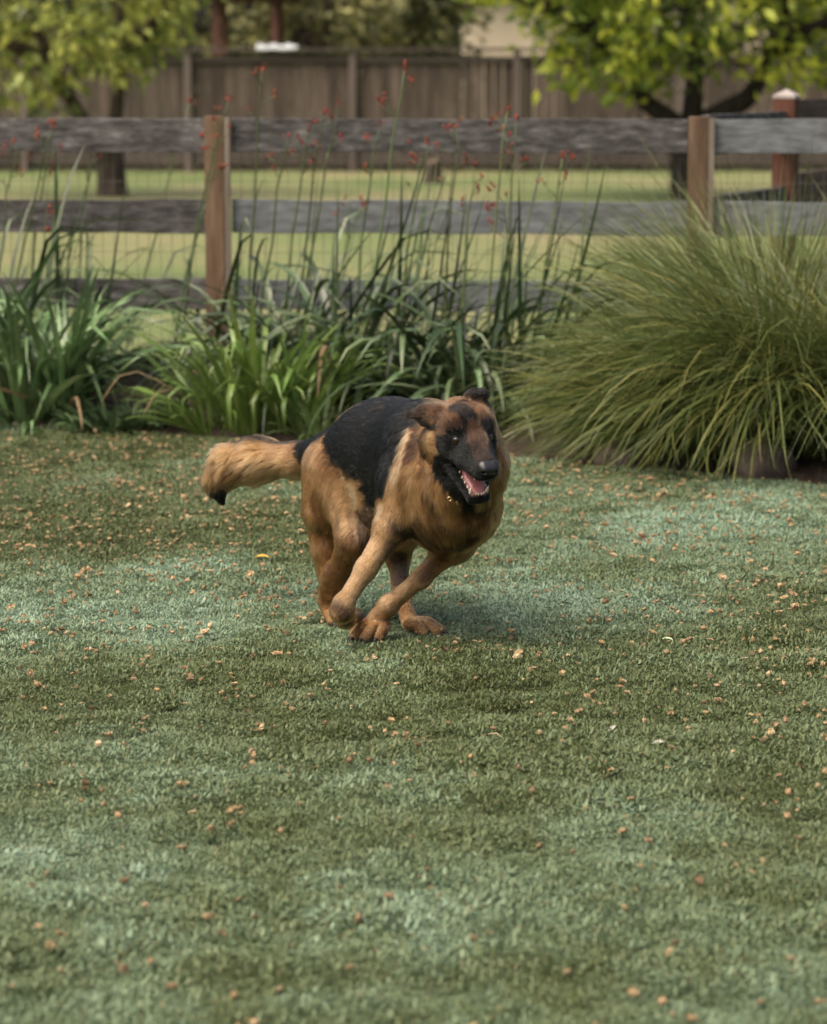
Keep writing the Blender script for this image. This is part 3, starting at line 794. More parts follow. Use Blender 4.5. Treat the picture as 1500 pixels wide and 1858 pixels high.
def sdf_mesh(prims, res, pad=0.012, smooth=2):
    """union of the primitives, blended, as one closed quad mesh (surface nets)"""
    add = [p for p in prims if not p.sub]
    lo = np.min([p.bounds(pad)[0] for p in add], axis=0); hi = np.max([p.bounds(pad)[1] for p in add], axis=0)
    N = np.ceil((hi - lo) / res).astype(int) + 1
    G = np.full(N, 0.05, dtype=np.float32)
    ax = [lo[i] + res * np.arange(N[i]) for i in range(3)]
    for p in prims:
        a, b = p.bounds(p.k * 1.2 + 3 * res)
        i0 = np.maximum(0, np.floor((a - lo) / res).astype(int)); i1 = np.minimum(N, np.ceil((b - lo) / res).astype(int) + 1)
        if np.any(i1 <= i0): continue
        sl = tuple(slice(i0[i], i1[i]) for i in range(3))
        pts = np.stack(np.meshgrid(ax[0][sl[0]], ax[1][sl[1]], ax[2][sl[2]], indexing='ij'), -1)
        d = p.dist(pts).astype(np.float32)
        g = G[sl]; k = p.k
        if p.sub:
            h = np.clip(0.5 - 0.5 * (g + d) / k, 0, 1); G[sl] = g * (1 - h) - d * h + k * h * (1 - h)
        else:
            h = np.clip(0.5 + 0.5 * (d - g) / k, 0, 1); G[sl] = d * (1 - h) + g * h - k * h * (1 - h)
    S = G < 0
    c = np.zeros(tuple(N - 1), dtype=np.int8)
    for dx in (0, 1):
        for dy in (0, 1):
            for dz in (0, 1): c += S[dx:N[0] - 1 + dx, dy:N[1] - 1 + dy, dz:N[2] - 1 + dz]
    act = np.argwhere((c > 0) & (c < 8))
    idx = np.full(tuple(N - 1), -1, dtype=np.int64); idx[tuple(act.T)] = np.arange(len(act))
    acc = np.zeros((len(act), 3)); cnt = np.zeros(len(act))
    cor = [(x, y, z) for x in (0, 1) for y in (0, 1) for z in (0, 1)]
    for a in cor:
        for axn in range(3):
            if a[axn] == 1: continue
            b = list(a); b[axn] = 1
            ga = G[tuple((act + a).T)]; gb = G[tuple((act + b).T)]
            m = (ga < 0) != (gb < 0)
            t = np.where(m, ga / np.where(ga - gb == 0, 1, ga - gb), 0)
            pt = np.array(a)[None] + t[:, None] * (np.array(b) - np.array(a))[None]
            acc[m] += pt[m]; cnt[m] += 1
    V = lo + res * (act + acc / cnt[:, None])
    Q = []
    for axn in range(3):
        o1, o2 = (axn + 1) % 3, (axn + 2) % 3
        e = [slice(None)] * 3; e0 = list(e); e1 = list(e)
        e0[axn] = slice(0, N[axn] - 1); e1[axn] = slice(1, N[axn])
        A, B = S[tuple(e0)], S[tuple(e1)]
        ed = np.argwhere(A != B)
        ed = ed[(ed[:, o1] > 0) & (ed[:, o2] > 0) & (ed[:, o1] < N[o1] - 1) & (ed[:, o2] < N[o2] - 1)]
        ins = A[tuple(ed.T)]
        def cell(d1, d2):
            q = ed.copy(); q[:, o1] -= d1; q[:, o2] -= d2
            return idx[tuple(q.T)]
        f = np.stack([cell(1, 1), cell(0, 1), cell(0, 0), cell(1, 0)], 1)
        f[~ins] = f[~ins][:, ::-1]
        Q.append(f)
    Q = np.vstack(Q); Q = Q[(Q >= 0).all(1)]
    for _ in range(smooth):
        s = np.zeros_like(V); n = np.zeros(len(V))
        for i in range(4):
            a, b = Q[:, i], Q[:, (i + 1) % 4]
            np.add.at(s, a, V[b]); np.add.at(n, a, 1)
        V = V + 0.6 * (s / np.maximum(n, 1)[:, None] - V)
    return V, Q

def largest(V, Q):
    lab = np.arange(len(V))
    while True:
        m = lab[Q].min(1)
        new = lab.copy()
        for i in range(4): np.minimum.at(new, Q[:, i], m)
        new = new[new]
        if (new == lab).all(): break
        lab = new
    u, c = np.unique(lab, return_counts=True)
    keep = lab == u[c.argmax()]
    re = np.cumsum(keep) - 1
    Q = Q[keep[Q].all(1)]
    return V[keep], re[Q]

# axes of the body: heading, right flank, and the frame of the head
HEAD = Vector((0.64, -0.77, 0)); RGT = Vector((-0.77, -0.64, 0))
bR, bU, bB = Vector((1, 0, 0)), Vector((0, SP, CP)), Vector((0, -CP, SP))
yaw, pit, rol = math.radians(23), math.radians(29), math.radians(6.8)
hF = bR * math.sin(yaw) * math.cos(pit) - bU * math.sin(pit) + bB * math.cos(yaw) * math.cos(pit)
hU = bR * math.sin(yaw) * math.sin(pit) + bU * math.cos(pit) + bB * math.cos(yaw) * math.sin(pit)
hX = hU.cross(hF) * -1.0
hX = hF.cross(hU)
if hX.dot(bR) < 0: hX = -hX
c_, s_ = math.cos(rol), math.sin(rol)
hX, hU = hX * c_ + hU * s_, hU * c_ - hX * s_
HS = 0.0112
HO = at(852, 791, 6.86)
def hp(x, y, z):
    """point of the head: left, forward, up in cm"""
    return HO + (hX * x + hF * y + hU * z) * HS

D = []; GAPS = []
def cone(a, b, ra, rb, **k):
    p = Prim(a, b, ra, rb, **k); D.append(p); return p
back = -HEAD
dn = Vector((0, 0, -1))
# trunk
cone(at(622, 850, 7.48), at(690, 822, 7.36), .100, .124, k=.05, fur=0.0150, flow=back + dn * .25)
cone(at(690, 824, 7.36), at(770, 846, 7.18), .126, .130, k=.05, fur=0.0150, flow=back + dn * .3)
cone(at(720, 806, 7.30), at(775, 806, 7.14), .105, .100, k=.05, fur=0.0163, flow=back + dn * .2)
cone(at(650, 880, 7.40), at(720, 900, 7.28), .085, .105, k=.05, fur=0.0150, flow=back + dn * .2)
cone(at(780, 890, 7.12), at(815, 905, 7.03), .125, .112, k=.05, fur=0.0231, flow=dn + HEAD * .1)
cone(at(815, 950, 7.08), at(830, 930, 7.04), .070, .085, k=.05, fur=0.0231, flow=dn)
# neck and ruff
cone(at(775, 815, 7.12), at(835, 800, 6.98), .105, .088, k=.05, fur=0.0245, flow=back + dn * .9)
cone(at(800, 850, 7.03), at(850, 845, 6.96), .105, .092, k=.04, fur=0.0272, flow=dn + back * .5 + HEAD * .0)
cone(at(835, 880, 6.98), at(840, 910, 7.00), .090, .080, k=.04, fur=0.0258, flow=dn)
# shoulder blades and front legs
rs = at(742, 872, 7.06)
cone(at(762, 815, 7.08), rs, .062, .066, k=.035, fur=0.0177, flow=dn + back * .4)
cone(rs, at(712, 950, 7.04), .064, .046, k=.035, fur=0.0163, flow=dn + back * .5)
re_ = at(706, 966, 7.04)
cone(re_, at(664, 1032, 7.01), .034, .0225, k=.025, fur=0.0102)
cone(at(664, 1032, 7.01), at(626, 1092, 6.99), .0225, .020, k=.02, fur=0.0090)
cone(at(622, 1098, 6.985), at(620, 1110, 6.985), .0245, .0245, k=.016, fur=0.0080)
cone(at(620, 1110, 6.99), at(626, 1122, 7.05), .025, .023, k=.014, fur=0.0080)
cone(at(628, 1122, 7.05), at(630, 1116, 7.12), .022, .019, k=.014, fur=0.0080)
ls = at(846, 905, 7.13)
cone(at(835, 860, 7.12), ls, .06, .070, k=.04, fur=0.0177, flow=dn)
cone(ls, at(826, 985, 7.10), .068, .045, k=.04, fur=0.0150, flow=dn)
cone(at(826, 985, 7.10), at(765, 1048, 7.12), .033, .0200, k=.025, fur=0.0110)
cone(at(765, 1048, 7.12), at(705, 1098, 7.15), .0200, .0195, k=.02, fur=0.0090)
cone(at(705, 1098, 7.15), at(680, 1128, 7.175), .0225, .0235, k=.018, fur=0.0080)
# toes of the planted front paw
tb = at(684, 1126, 7.17); F0 = gnd(668, 1158)
tz = .020
pf = Vector((-.62, -.78, 0)).normalized(); ps = Vector((-pf.y, pf.x, 0))
base = Vector((tb.x, tb.y, 0))
for o_, l_, r_ in ((-.037, .040, .0135), (-.0135, .066, .0148), (.0135, .066, .0148), (.037, .042, .0135)):
    k0 = base + ps * o_ * .7 + Vector((0, 0, .042)); k1 = base + ps * o_ * 1.05 + pf * l_ * .6 + Vector((0, 0, .037)); k2 = base + ps * o_ * 1.1 + pf * l_ + Vector((0, 0, tz))
    cone(k0, k1, r_, r_, k=.004, fur=.004); cone(k1, k2, r_, r_ * .92, k=.002, fur=.003); GAPS.append((k0, k1, k2))
FRONT_TOES = [(base + ps * o_ * 1.1 + pf * (l_ + r_ * .8) + Vector((0, 0, tz * .75)), pf) for o_, l_, r_ in ((-.037, .040, .0135), (-.0135, .066, .0148), (.0135, .066, .0148), (.037, .042, .0135))]
# near (right) hind leg
cone(at(590, 995, 7.44), at(595, 1078, 7.44), .034, .016, k=.03, fur=.014)
cone(at(612, 850, 7.42), at(592, 925, 7.42), .085, .062, k=.04, fur=0.0190, flow=dn + back * .25)
cone(at(626, 862, 7.38), at(646, 975, 7.29), .082, .044, k=.028, fur=0.0163, flow=dn + back * .4)
cone(at(585, 915, 7.45), at(590, 995, 7.44), .050, .034, k=.016, fur=0.0231, flow=dn + back * .2)
cone(at(644, 978, 7.29), at(612, 1045, 7.38), .042, .026, k=.03, fur=0.0136)
cone(at(612, 1040, 7.38), at(594, 1086, 7.44), .034, .021, k=.02, fur=0.0102)
cone(at(593, 1088, 7.44), at(606, 1128, 7.42), .022, .020, k=.012, fur=0.0070)
hb = Vector((at(606, 1132, 7.42).x, 7.40, 0)); hf = Vector((.55, -.83, 0)).normalized(); hs_ = Vector((-hf.y, hf.x, 0))
def hind_toes(b, f, h0=.034):
    s = Vector((-f.y, f.x, 0)); out = []
    for o_, l_, r_ in ((-.035, .050, .0128), (-.0125, .076, .0138), (.0125, .076, .0138), (.036, .052, .0128)):
        k0 = b + s * o_ * .7 + f * .005 + Vector((0, 0, h0)); k1 = b + s * o_ + f * l_ * .62 + Vector((0, 0, .034)); k2 = b + s * o_ * 1.1 + f * l_ + Vector((0, 0, .019))
        cone(k0, k1, r_, r_, k=.004, fur=.004); cone(k1, k2, r_, r_ * .92, k=.002, fur=.003); GAPS.append((k0, k1, k2))
        out.append((b + s * o_ * 1.1 + f * (l_ + r_ * .8) + Vector((0, 0, .011)), f))
    return out
T2 = hind_toes(hb, hf)
# far (left) hind leg swung forward between the front legs
cone(at(680, 880, 7.50), at(735, 950, 7.28), .080, .050, k=.04, fur=0.0136, flow=dn)
cone(at(735, 950, 7.28), at(722, 1010, 7.33), .044, .029, k=.03, fur=0.0119)
cone(at(722, 1008, 7.33), at(728, 1080, 7.30), .025, .0185, k=.02, fur=0.0080)
cone(at(728, 1080, 7.30), at(744, 1130, 7.25), .019, .021, k=.02, fur=0.0080)
lb = Vector((at(744, 1130, 7.24).x, 7.235, 0)); lf = Vector((.93, -.36, 0)).normalized()
T3 = hind_toes(lb, lf)
# tail
cone(at(590, 822, 7.52), at(540, 834, 7.60), .046, .040, k=.03, fur=0.0204)
cone(at(540, 834, 7.60), at(470, 834, 7.66), .040, .050, k=.03, fur=0.0374, flow=(-1, .3, -.35))
cone(at(470, 834, 7.66), at(418, 843, 7.68), .050, .048, k=.03, fur=0.0422, flow=(-1, .1, -.6))
cone(at(418, 843, 7.68), at(396, 868, 7.68), .046, .034, k=.03, fur=0.0394, flow=(-.35, 0, -1))
cone(at(396, 868, 7.68), at(400, 898, 7.67), .028, .012, k=.02, fur=0.0374, flow=(.35, 0, -1))
# head
hd = lambda a, b, ra, rb, **k: cone(hp(*a), hp(*b), ra * HS, rb * HS, **k)
HB = -hF
hd((0, -6.5, -.2), (0, -3.0, .6), 5.4, 5.3, k=.02, fur=0.0102, flow=HB)
hd((-2.3, -2.5, .9), (2.3, -2.5, .9), 3.9, 3.9, k=.02, fur=0.0100, flow=HB)
for s in (-1, 1):
    hd((s * 4.2, -4.5, -2.0), (s * 3.9, -.8, -2.4), 3.1, 2.5, k=.018, fur=0.0119, flow=HB - hU * .4)
    hd((s * 2.5, .1, 1.9), (s * 3.4, -1.2, 1.6), 1.55, 1.5, k=.010, fur=0.0070, flow=HB + hU * .3)
    hd((s * 4.6, -6.5, -4.2), (s * 4.0, -2.6, -5.6), 3.6, 2.6, k=.02, fur=0.0177, flow=HB * .6 - hU)
hd((0, -.5, -.3), (0, 4.0, -1.1), 3.7, 3.1, k=.018, fur=0.0070, flow=HB)
hd((0, 3.0, -1.2), (0, 10.0, -2.4), 3.1, 2.45, k=.014, fur=0.0050, flow=HB)
hd((0, 1.0, .5), (0, 10.2, -1.0), 1.6, 1.2, k=.012, fur=0.0050, flow=HB)
for s in (-1, 1):
    hd((s * 3.3, .2, -3.4), (s * 2.4, 4.5, -3.3), 2.0, 1.75, k=.012, fur=0.0070, flow=HB - hU * .2)
    hd((s * 2.3, 4.5, -3.3), (s * 1.3, 9.8, -3.5), 1.6, 1.35, k=.010, fur=0.0050, flow=HB - hU * .2)
hd((4.9, -5.6, 1.8), (5.4, -5.2, -2.2), 2.2, 2.5, k=.02, fur=.016, flow=HB - hU * .6)
# lower jaw
JAW = dict(k=.008, fur=0.0080)
for s in (-1, 1):
    hd((s * 4.0, -2.6, -5.6), (s * 3.0, 2.0, -8.0), 1.9, 1.15, k=.012, fur=0.0102, flow=HB - hU * .3)
    hd((s * 3.0, 2.0, -8.0), (s * 1.5, 7.6, -10.7), 1.05, .95, k=.008, fur=0.0060, flow=HB)
hd((-1.2, 7.7, -10.8), (1.2, 7.7, -10.8), 1.0, 1.0, k=.008, fur=0.0050, flow=HB)
hd((0, -2, -8.4), (0, 5.8, -10.9), 2.4, 1.1, k=.012, fur=0.0119, flow=HB)
hd((0, -4, -6.5), (0, -2, -8.2), 4.0, 2.9, k=.02, fur=0.0190, flow=HB - hU * .5)
# eye sockets
EYES = [hp(-3.5, 1.2, .15), hp(3.5, 1.2, .15)]
for e in EYES: cone(e + hF * .002, e + hF * .0021, .0085, .0085, k=.005, sub=True)
for s, e in zip((-1, 1), EYES):
    out = (hF * .8 + hX * s * .55).normalized()
    a = e - hX * s * .011 + hU * .004; b = e + hX * s * .011 + hU * .003; m = e + hU * .0098 + out * .0075
    cone(a + out * .003, m, .0036, .0036, k=.004, fur=0.0030, flow=HB); cone(m, b, .0036, .0036, k=.004, fur=0.0030, flow=HB)
    m2 = e - hU * .0100 + out * .0065
    cone(a + out * .003, m2, .0034, .0034, k=.004, fur=0.0030, flow=HB); cone(m2, b, .0034, .0034, k=.004, fur=0.0030, flow=HB)
# ears: the near one folded out sideways, the far one laid back with its tip tipped over
EAR0 = len(D)
e0, e1, e2 = hp(-4.2, -5.0, 2.3), hp(-7.4, -7.6, 2.2), hp(-10.9, -8.6, 1.7)
en = (hF * .65 + hU * .35 - hX * .1)
cone(e0, e1, .032, .024, k=.014, fur=0.0070, flat=(en, 2.6)); cone(e1, e2, .020, .009, k=.010, fur=0.0060, flat=(en * .4 + hU * .9, 2.4))
cone(hp(-5.2, -5.2, 1.4), hp(-7.9, -7.0, .3), .014, .009, k=.012, fur=0.0070, flat=(hU, 1.5))
f0, f1, f2 = hp(3.3, -6.0, 3.4), hp(3.1, -7.2, 5.3), hp(3.4, -7.4, 6.5)
fn = (hF * .95 + hU * .2 + hX * .1)
cone(f0, f1, .027, .021, k=.014, fur=0.0070, flat=(fn, 2.6)); cone(hp(1.9, -7.0, 5.9), hp(5.2, -6.8, 6.6), .009, .008, k=.010, fur=0.0060, flat=(hU, 1.4))
cone(hp(5.0, -6.6, 6.4), hp(5.7, -5.8, 3.6), .010, .007, k=.010, fur=0.0060, flat=(hX, 1.5))

V, Q = sdf_mesh(D, .0040)
V, Q = largest(V, Q)
V[:, 2] = np.maximum(V[:, 2], 0.004)

# normals
def vnormals(V, Q):
    a = V[Q[:, 2]] - V[Q[:, 0]]; b = V[Q[:, 3]] - V[Q[:, 1]]
    n = np.cross(a, b); N = np.zeros_like(V)
    for i in range(4): np.add.at(N, Q[:, i], n)
    return N / np.maximum(np.linalg.norm(N, axis=1, keepdims=True), 1e-12)
NV = vnormals(V, Q)
# which primitives own each point: coat length and lie
def fields(P):
    W = np.zeros(len(P)); fl = np.zeros((len(P), 3)); L = np.zeros(len(P))
    for p in D:
        if p.sub: continue
        d = p.dist(P)
        w = np.exp(-np.clip(np.abs(d), 0, .2) / .008) + 1e-9
        W += w; fl += w[:, None] * p.flow; L += w * p.fur
    return fl / W[:, None], L / W

# ---- coat pattern: strokes centred on points of the body surface
bvh = BVHTree.FromPolygons([tuple(v) for v in V], [tuple(q) for q in Q])
def hit(px, py):
    d = (at(px, py, 7.0) - Vector((0, 0, EYE))).normalized()
    h = bvh.ray_cast(Vector((0, 0, EYE)), d)
    return np.array(h[0]) if h[0] is not None else None
TAN = (.245, .140, .058); LTAN = (.36, .225, .112); CREAM = (.44, .33, .21); RED = (.14, .066, .028); BRN = (.050, .025, .014); BLK = (.0035, .0043, .0047); DRK = (.017, .010, .007); GREY = (.050, .036, .029); ASH = (.17, .18, .175)
STROKES = []
def st(col, pts, r, soft=.5, rag=.012, a=1.0, sym=False):
    P = [hit(*p) if not isinstance(p, Vector) and len(p) == 2 else np.array(p) for p in pts]
    P = [p for p in P if p is not None]
    if P: STROKES.append((np.array(col), P, r, soft, rag, a))
MIDP = np.array(at(700, 840, 7.34)); RG = np.array(RGT)
def mir(p): return p - 2 * ((p - MIDP) @ RG) * RG
# underside and far side are plain; now the body
st(LTAN, [(600, 870), (612, 930), (622, 980)], .045, .9, .02, .45)
st(RED, [(575, 900), (590, 985), (600, 1040)], .022, .8, .015, .55)
st(BRN, [(566, 905), (582, 960), (598, 1040)], .008, .8, .006, .55)  # thigh crease line: darker hair, with groove shading painted in
st(BRN, [(600, 890), (612, 940), (626, 1000)], .009, .9, .01, .55)  # second thigh crease, groove shading mixed into the brown hair
st(RED, [(640, 1000), (640, 1030)], .02, .9, .01, .7)
st(LTAN, [(608, 880), (606, 930)], .016, .9, .01, .5)
st(RED, [(630, 990), (618, 1050), (600, 1080)], .04, .9, .02, .65)
st(LTAN, [(630, 868), (640, 900), (646, 940)], .024, .8, .012, .9)
st(CREAM, [(640, 885), (650, 930), (656, 975)], .013, .8, .010, .85)
st(BRN, [(622, 885), (634, 935), (640, 980)], .007, .9, .008, .5)
st(LTAN, [(618, 870), (630, 905)], .025, .8, .012, .6)
st(RED, [(592, 830), (602, 850)], .035, .9, .015, .7)
# saddle
for pts, r in (([(612, 800), (650, 772), (700, 750), (745, 742)], .062), ([(665, 790), (690, 778), (715, 770), (730, 765)], .045), ([(600, 790), (625, 812), (660, 830)], .030), ([(640, 830), (690, 820), (715, 800)], .062), ([(672, 860), (695, 862)], .046), ([(668, 890), (690, 880)], .034), ([(672, 912), (682, 905)], .022), ([(735, 770), (745, 750)], .035)):
    P = [hit(*p) for p in pts]; P = [p for p in P if p is not None]
    STROKES.append((np.array(BLK), P, r, .6, .036, 1.0))
    STROKES.append((np.array(BLK), [mir(p) for p in P], r * 1.05, .42, .032, 1.0))
STROKES.append((np.array(BLK), [np.array(at(588, 800, 7.52)), np.array(at(612, 772, 7.46)), np.array(at(640, 765, 7.47)), np.array(at(700, 745, 7.38)), np.array(at(770, 730, 7.22))], .085, .25, .014, 1.0))
st(GREY, [(668, 925), (672, 950)], .020, .9, .012, .8)
st(BRN, [(655, 935), (662, 985)], .018, .9, .01, .9)
# shoulder: pale edge, brown patch, tan
st(LTAN, [(745, 785), (728, 840), (712, 890), (700, 935)], .020, .7, .010, .8)
st(CREAM, [(744, 782), (730, 826), (714, 872)], .009, .8, .008, .7)
st(CREAM, [(690, 918), (685, 935)], .012, .6, .008, .9)
st(BRN, [(758, 800), (748, 825)], .020, .9, .010, .75)
st(LTAN, [(750, 850), (755, 900), (745, 930)], .020, .9, .015, .6)
st(RED, [(735, 860), (728, 890)], .015, .9, .012, .5)
st(ASH, [(770, 735), (795, 733), (815, 735)], .014, .9, .012, .35)
st(BLK, [(600, 785), (615, 768), (628, 757), (642, 748), (660, 740), (680, 734)], .034, .4, .010)
# neck and chest
st(RED, [(785, 850), (800, 880), (812, 905)], .018, .9, .012, .55)
st(LTAN, [(770, 850), (775, 890), (800, 930)], .020, .9, .012, .45)
st(BRN, [(808, 905), (835, 922), (865, 925)], .014, .9, .010, .8)
st(DRK, [(735, 962), (770, 985)], .022, .8, .014, .85)
st(DRK, [(790, 990), (830, 990), (850, 978)], .018, .8, .014, .85)
st(BRN, [(755, 950), (800, 968), (840, 965)], .022, .9, .014, .55)
st(LTAN, [(770, 930), (810, 945), (850, 945)], .018, .9, .012, .35)
st(RED, [(915, 830), (912, 880), (890, 930)], .030, .9, .015, .55)
st(DRK, [(715, 958), (745, 966), (775, 978)], .024, .9, .018, .85)
st(BRN, [(770, 885), (782, 915), (778, 940)], .010, .9, .010, .5)
st(BRN, [(765, 830), (770, 855), (782, 870)], .009, .9, .008, .55)
st(RED, [(835, 945), (860, 950), (885, 930)], .022, .9, .014, .5)
st(BRN, [(895, 900), (880, 945), (855, 975)], .014, .9, .012, .5)
st(DRK, [(705, 1000), (720, 1012)], .016, .9, .010, .8)
st(BRN, [(700, 985), (760, 1000), (800, 1008)], .018, .9, .012, .8)
st(DRK, [(800, 1000), (845, 988), (868, 970)], .014, .9, .010, .8)
st(BRN, [(770, 905), (790, 930), (800, 950)], .012, .9, .012, .5)
st(BRN, [(845, 930), (858, 955)], .014, .9, .012, .5)
st(LTAN, [(715, 930), (735, 945)], .020, .9, .012, .6)
st(BRN, [(757, 778), (752, 800), (742, 828)], .014, .8, .010, .7)
st(LTAN, [(905, 800), (918, 830)], .016, .9, .010, .6)
st(DRK, [(826, 912), (850, 925), (880, 920)], .012, .8, .008, .85)
# legs
st(LTAN, [(690, 965), (680, 990), (650, 1050), (632, 1085)], .028, .9, .012, .95)
st(BRN, [(612, 1100), (625, 1118)], .018, .9, .008, .8)
st(DRK, [(628, 1132)], .014, .8, .006, .9)
st(LTAN, [(770, 1055), (735, 1080), (712, 1098)], .022, .9, .010, .7)
st(RED, [(795, 1010), (765, 1045)], .020, .9, .010, .5)
st(BRN, [(800, 1010), (770, 1045)], .016, .9, .010, .6)
st(GREY, [(722, 1010), (728, 1050)], .026, .8, .010, .95)
st(BRN, [(712, 1015), (716, 1075)], .008, .9, .006, .7)
st(LTAN, [(705, 1092), (680, 1125), (668, 1150)], .020, .9, .010, .6)
st(LTAN, [(740, 1120), (775, 1148)], .018, .9, .010, .6)
st(LTAN, [(600, 1085), (604, 1120)], .016, .9, .008, .6)
for i in range(len(GAPS) - 1):  # shade in the gaps between toes, put into the coat colour
    if i % 4 == 3: continue
    (a0, a1, a2), (b0, b1, b2) = GAPS[i], GAPS[i + 1]
    STROKES.append((np.array(DRK), [np.array((a1 + b1) / 2 + Vector((0, 0, .010))), np.array((a2 + b2) / 2)], .0055, .9, .002, .6))
# tail: black upper edge and tip
STROKES.append((np.array(BLK), [np.array(at(555, 800, 7.58)), np.array(at(470, 792, 7.66)), np.array(at(415, 795, 7.70)), np.array(at(372, 825, 7.72)), np.array(at(362, 870, 7.72))], .020, .8, .014, .9))
STROKES.append((np.array(RED), [np.array(at(455, 870, 7.64)), np.array(at(400, 885, 7.66))], .030, .9, .012, .6))
STROKES.append((np.array(DRK), [np.array(at(545, 835, 7.59))], .022, .9, .012, .35))
STROKES.append((np.array(BLK), [np.array(at(394, 890, 7.67)), np.array(at(408, 930, 7.66))], .038, .6, .010, 1.0))
STROKES.append((np.array(LTAN), [np.array(at(520, 840, 7.56)), np.array(at(450, 845, 7.61))], .030, .9, .012, .6))
# head
H = lambda x, y, z: np.array(hp(x, y, z))
def sh(col, pts, r, soft=.5, rag=.006, a=1.0, both=True):
    for s in ((1, -1) if both else (1,)):
        STROKES.append((np.array(col), [H(s * p[0], p[1], p[2]) for p in pts], r * HS, soft, rag, a))
sh(RED, [(0, -4, 5), (2.5, -2, 4.6)], 3.2, .9, .01, .5)
sh(BRN, [(4.6, -.5, 1.5), (5.2, -3, .5)], 1.7, .9, .008, .75)
sh(BLK, [(0, -4.4, 6.2), (0, -2.2, 5.3)], 1.5, .7, .006, .92)
sh(BLK, [(0, -1.5, 4.7), (.2, -.9, 4.0)], .8, .7, .005, .9)
sh(LTAN, [(1.6, -.4, 3.3), (2.8, -.6, 3.5)], .9, .9, .005, .5)
# mask
sh(BLK, [(3.7, 1.0, .3), (3.2, 1.2, 1.4)], 1.75, .45, .004, 1)
sh(BLK, [(3.8, 1.0, -1.2), (3.6, 3.0, -2.5)], 2.1, .45, .005, 1)
sh(BLK, [(5.0, -1.2, -.6), (5.8, -2.4, -.3)], .9, .6, .005, .95)
sh(BLK, [(3.6, .5, -4.0), (2.0, 9.5, -3.8)], 2.6, .35, .005, 1)
sh(BLK, [(4.6, -1.5, -5.2), (3.6, 1.8, -7.6)], 1.9, .4, .006, 1)
sh(BLK, [(3.0, 2.0, -8.0), (1.4, 7.8, -10.8), (0, 8.2, -10.8)], 1.7, .4, .005, 1)
sh(BLK, [(0, 2, -8), (0, 6, -10.5)], 1.9, .5, .006, .9)
sh(BLK, [(0, 8.2, -2.2), (0, 10.5, -2.2)], 2.8, .45, .005, 1)
sh(DRK, [(.4, 4.5, 1.2), (.2, 7.5, .2)], 1.2, .9, .004, .75)
sh(BRN, [(.5, 1.0, 2.0), (.3, 4.5, 1.4)], .8, .9, .004, .8)
sh(DRK, [(6.2, -5.5, -.5), (5.6, -5.0, -2.2)], 1.0, .9, .008, .6)
sh(LTAN, [(6.0, -3.4, .5), (6.2, -3.4, -2.4)], .9, .8, .006, .55)
# mask, on the side of the face towards the camera
st(BRN, [(795, 772), (815, 760), (842, 768), (872, 762), (890, 765)], .014, .9, .006, .8)
st(BLK, [(828, 780), (834, 800)], .026, .5, .006)
st(BLK, [(797, 796), (815, 796)], .009, .6, .004)
st(BLK, [(885, 772), (888, 798), (894, 826)], .021, .5, .005)
st(DRK, [(862, 812), (868, 832)], .020, .8, .004, .9)
st(BLK, [(846, 822), (856, 842)], .018, .7, .004)
st(BLK, [(802, 836), (828, 836), (858, 852)], .024, .5, .006)
st(BLK, [(806, 866), (826, 890), (850, 912)], .017, .5, .006)
st(DRK, [(872, 822), (880, 835)], .016, .7, .004)
st(BRN, [(852, 772), (862, 800), (871, 822)], .0085, .9, .004, .85)
st(BLK, [(828, 742), (840, 744), (852, 758)], .020, .7, .006, .92)
st(BLK, [(853, 764), (855, 768)], .009, .7, .005, .9)
st(BRN, [(800, 778), (812, 765), (830, 768)], .014, .9, .006, .6)
st(LTAN, [(779, 790), (777, 812), (793, 817)], .011, .8, .006, .85)
st(DRK, [(764, 800), (768, 822)], .009, .8, .006, .7)
st(BRN, [(752, 800), (746, 822)], .016, .9, .008, .7)
st(BLK, [(800, 812), (808, 825), (818, 815)], .016, .6, .006)
st(BLK, [(845, 815), (850, 835)], .016, .6, .005)
st(BLK, [(790, 842), (795, 858)], .012, .6, .007)
st(DRK, [(856, 792), (862, 805), (869, 828)], .012, .9, .004, .85)
st(DRK, [(846, 770), (852, 785)], .008, .9, .004, .6)
st(BRN, [(848, 762), (858, 785), (864, 805)], .009, .9, .004, .7)
st(BRN, [(805, 750), (800, 765), (793, 780)], .014, .9, .008, .65)
st(BRN, [(868, 745), (880, 760)], .014, .9, .006, .55)
st(RED, [(820, 745), (860, 738)], .022, .9, .008, .5)
st(DRK, [(768, 785), (762, 812), (772, 830)], .010, .9, .008, .6)
st(BLK, [(826, 741), (838, 742), (850, 756), (854, 764)], .018, .7, .006, .92)
st(BRN, [(860, 772), (868, 785), (876, 804)], .014, .9, .004, .9)
st(DRK, [(866, 808), (874, 826)], .014, .9, .004, .8)
st(BRN, [(866, 780), (874, 794), (880, 808)], .013, .9, .004, .95)
st(BLK, [(884, 776), (890, 800), (894, 822)], .017, .6, .004)
st(TAN, [(792, 884), (808, 902), (826, 920)], .017, .8, .010, .85)
st(BRN, [(835, 925), (850, 928)], .014, .8, .010, .6)
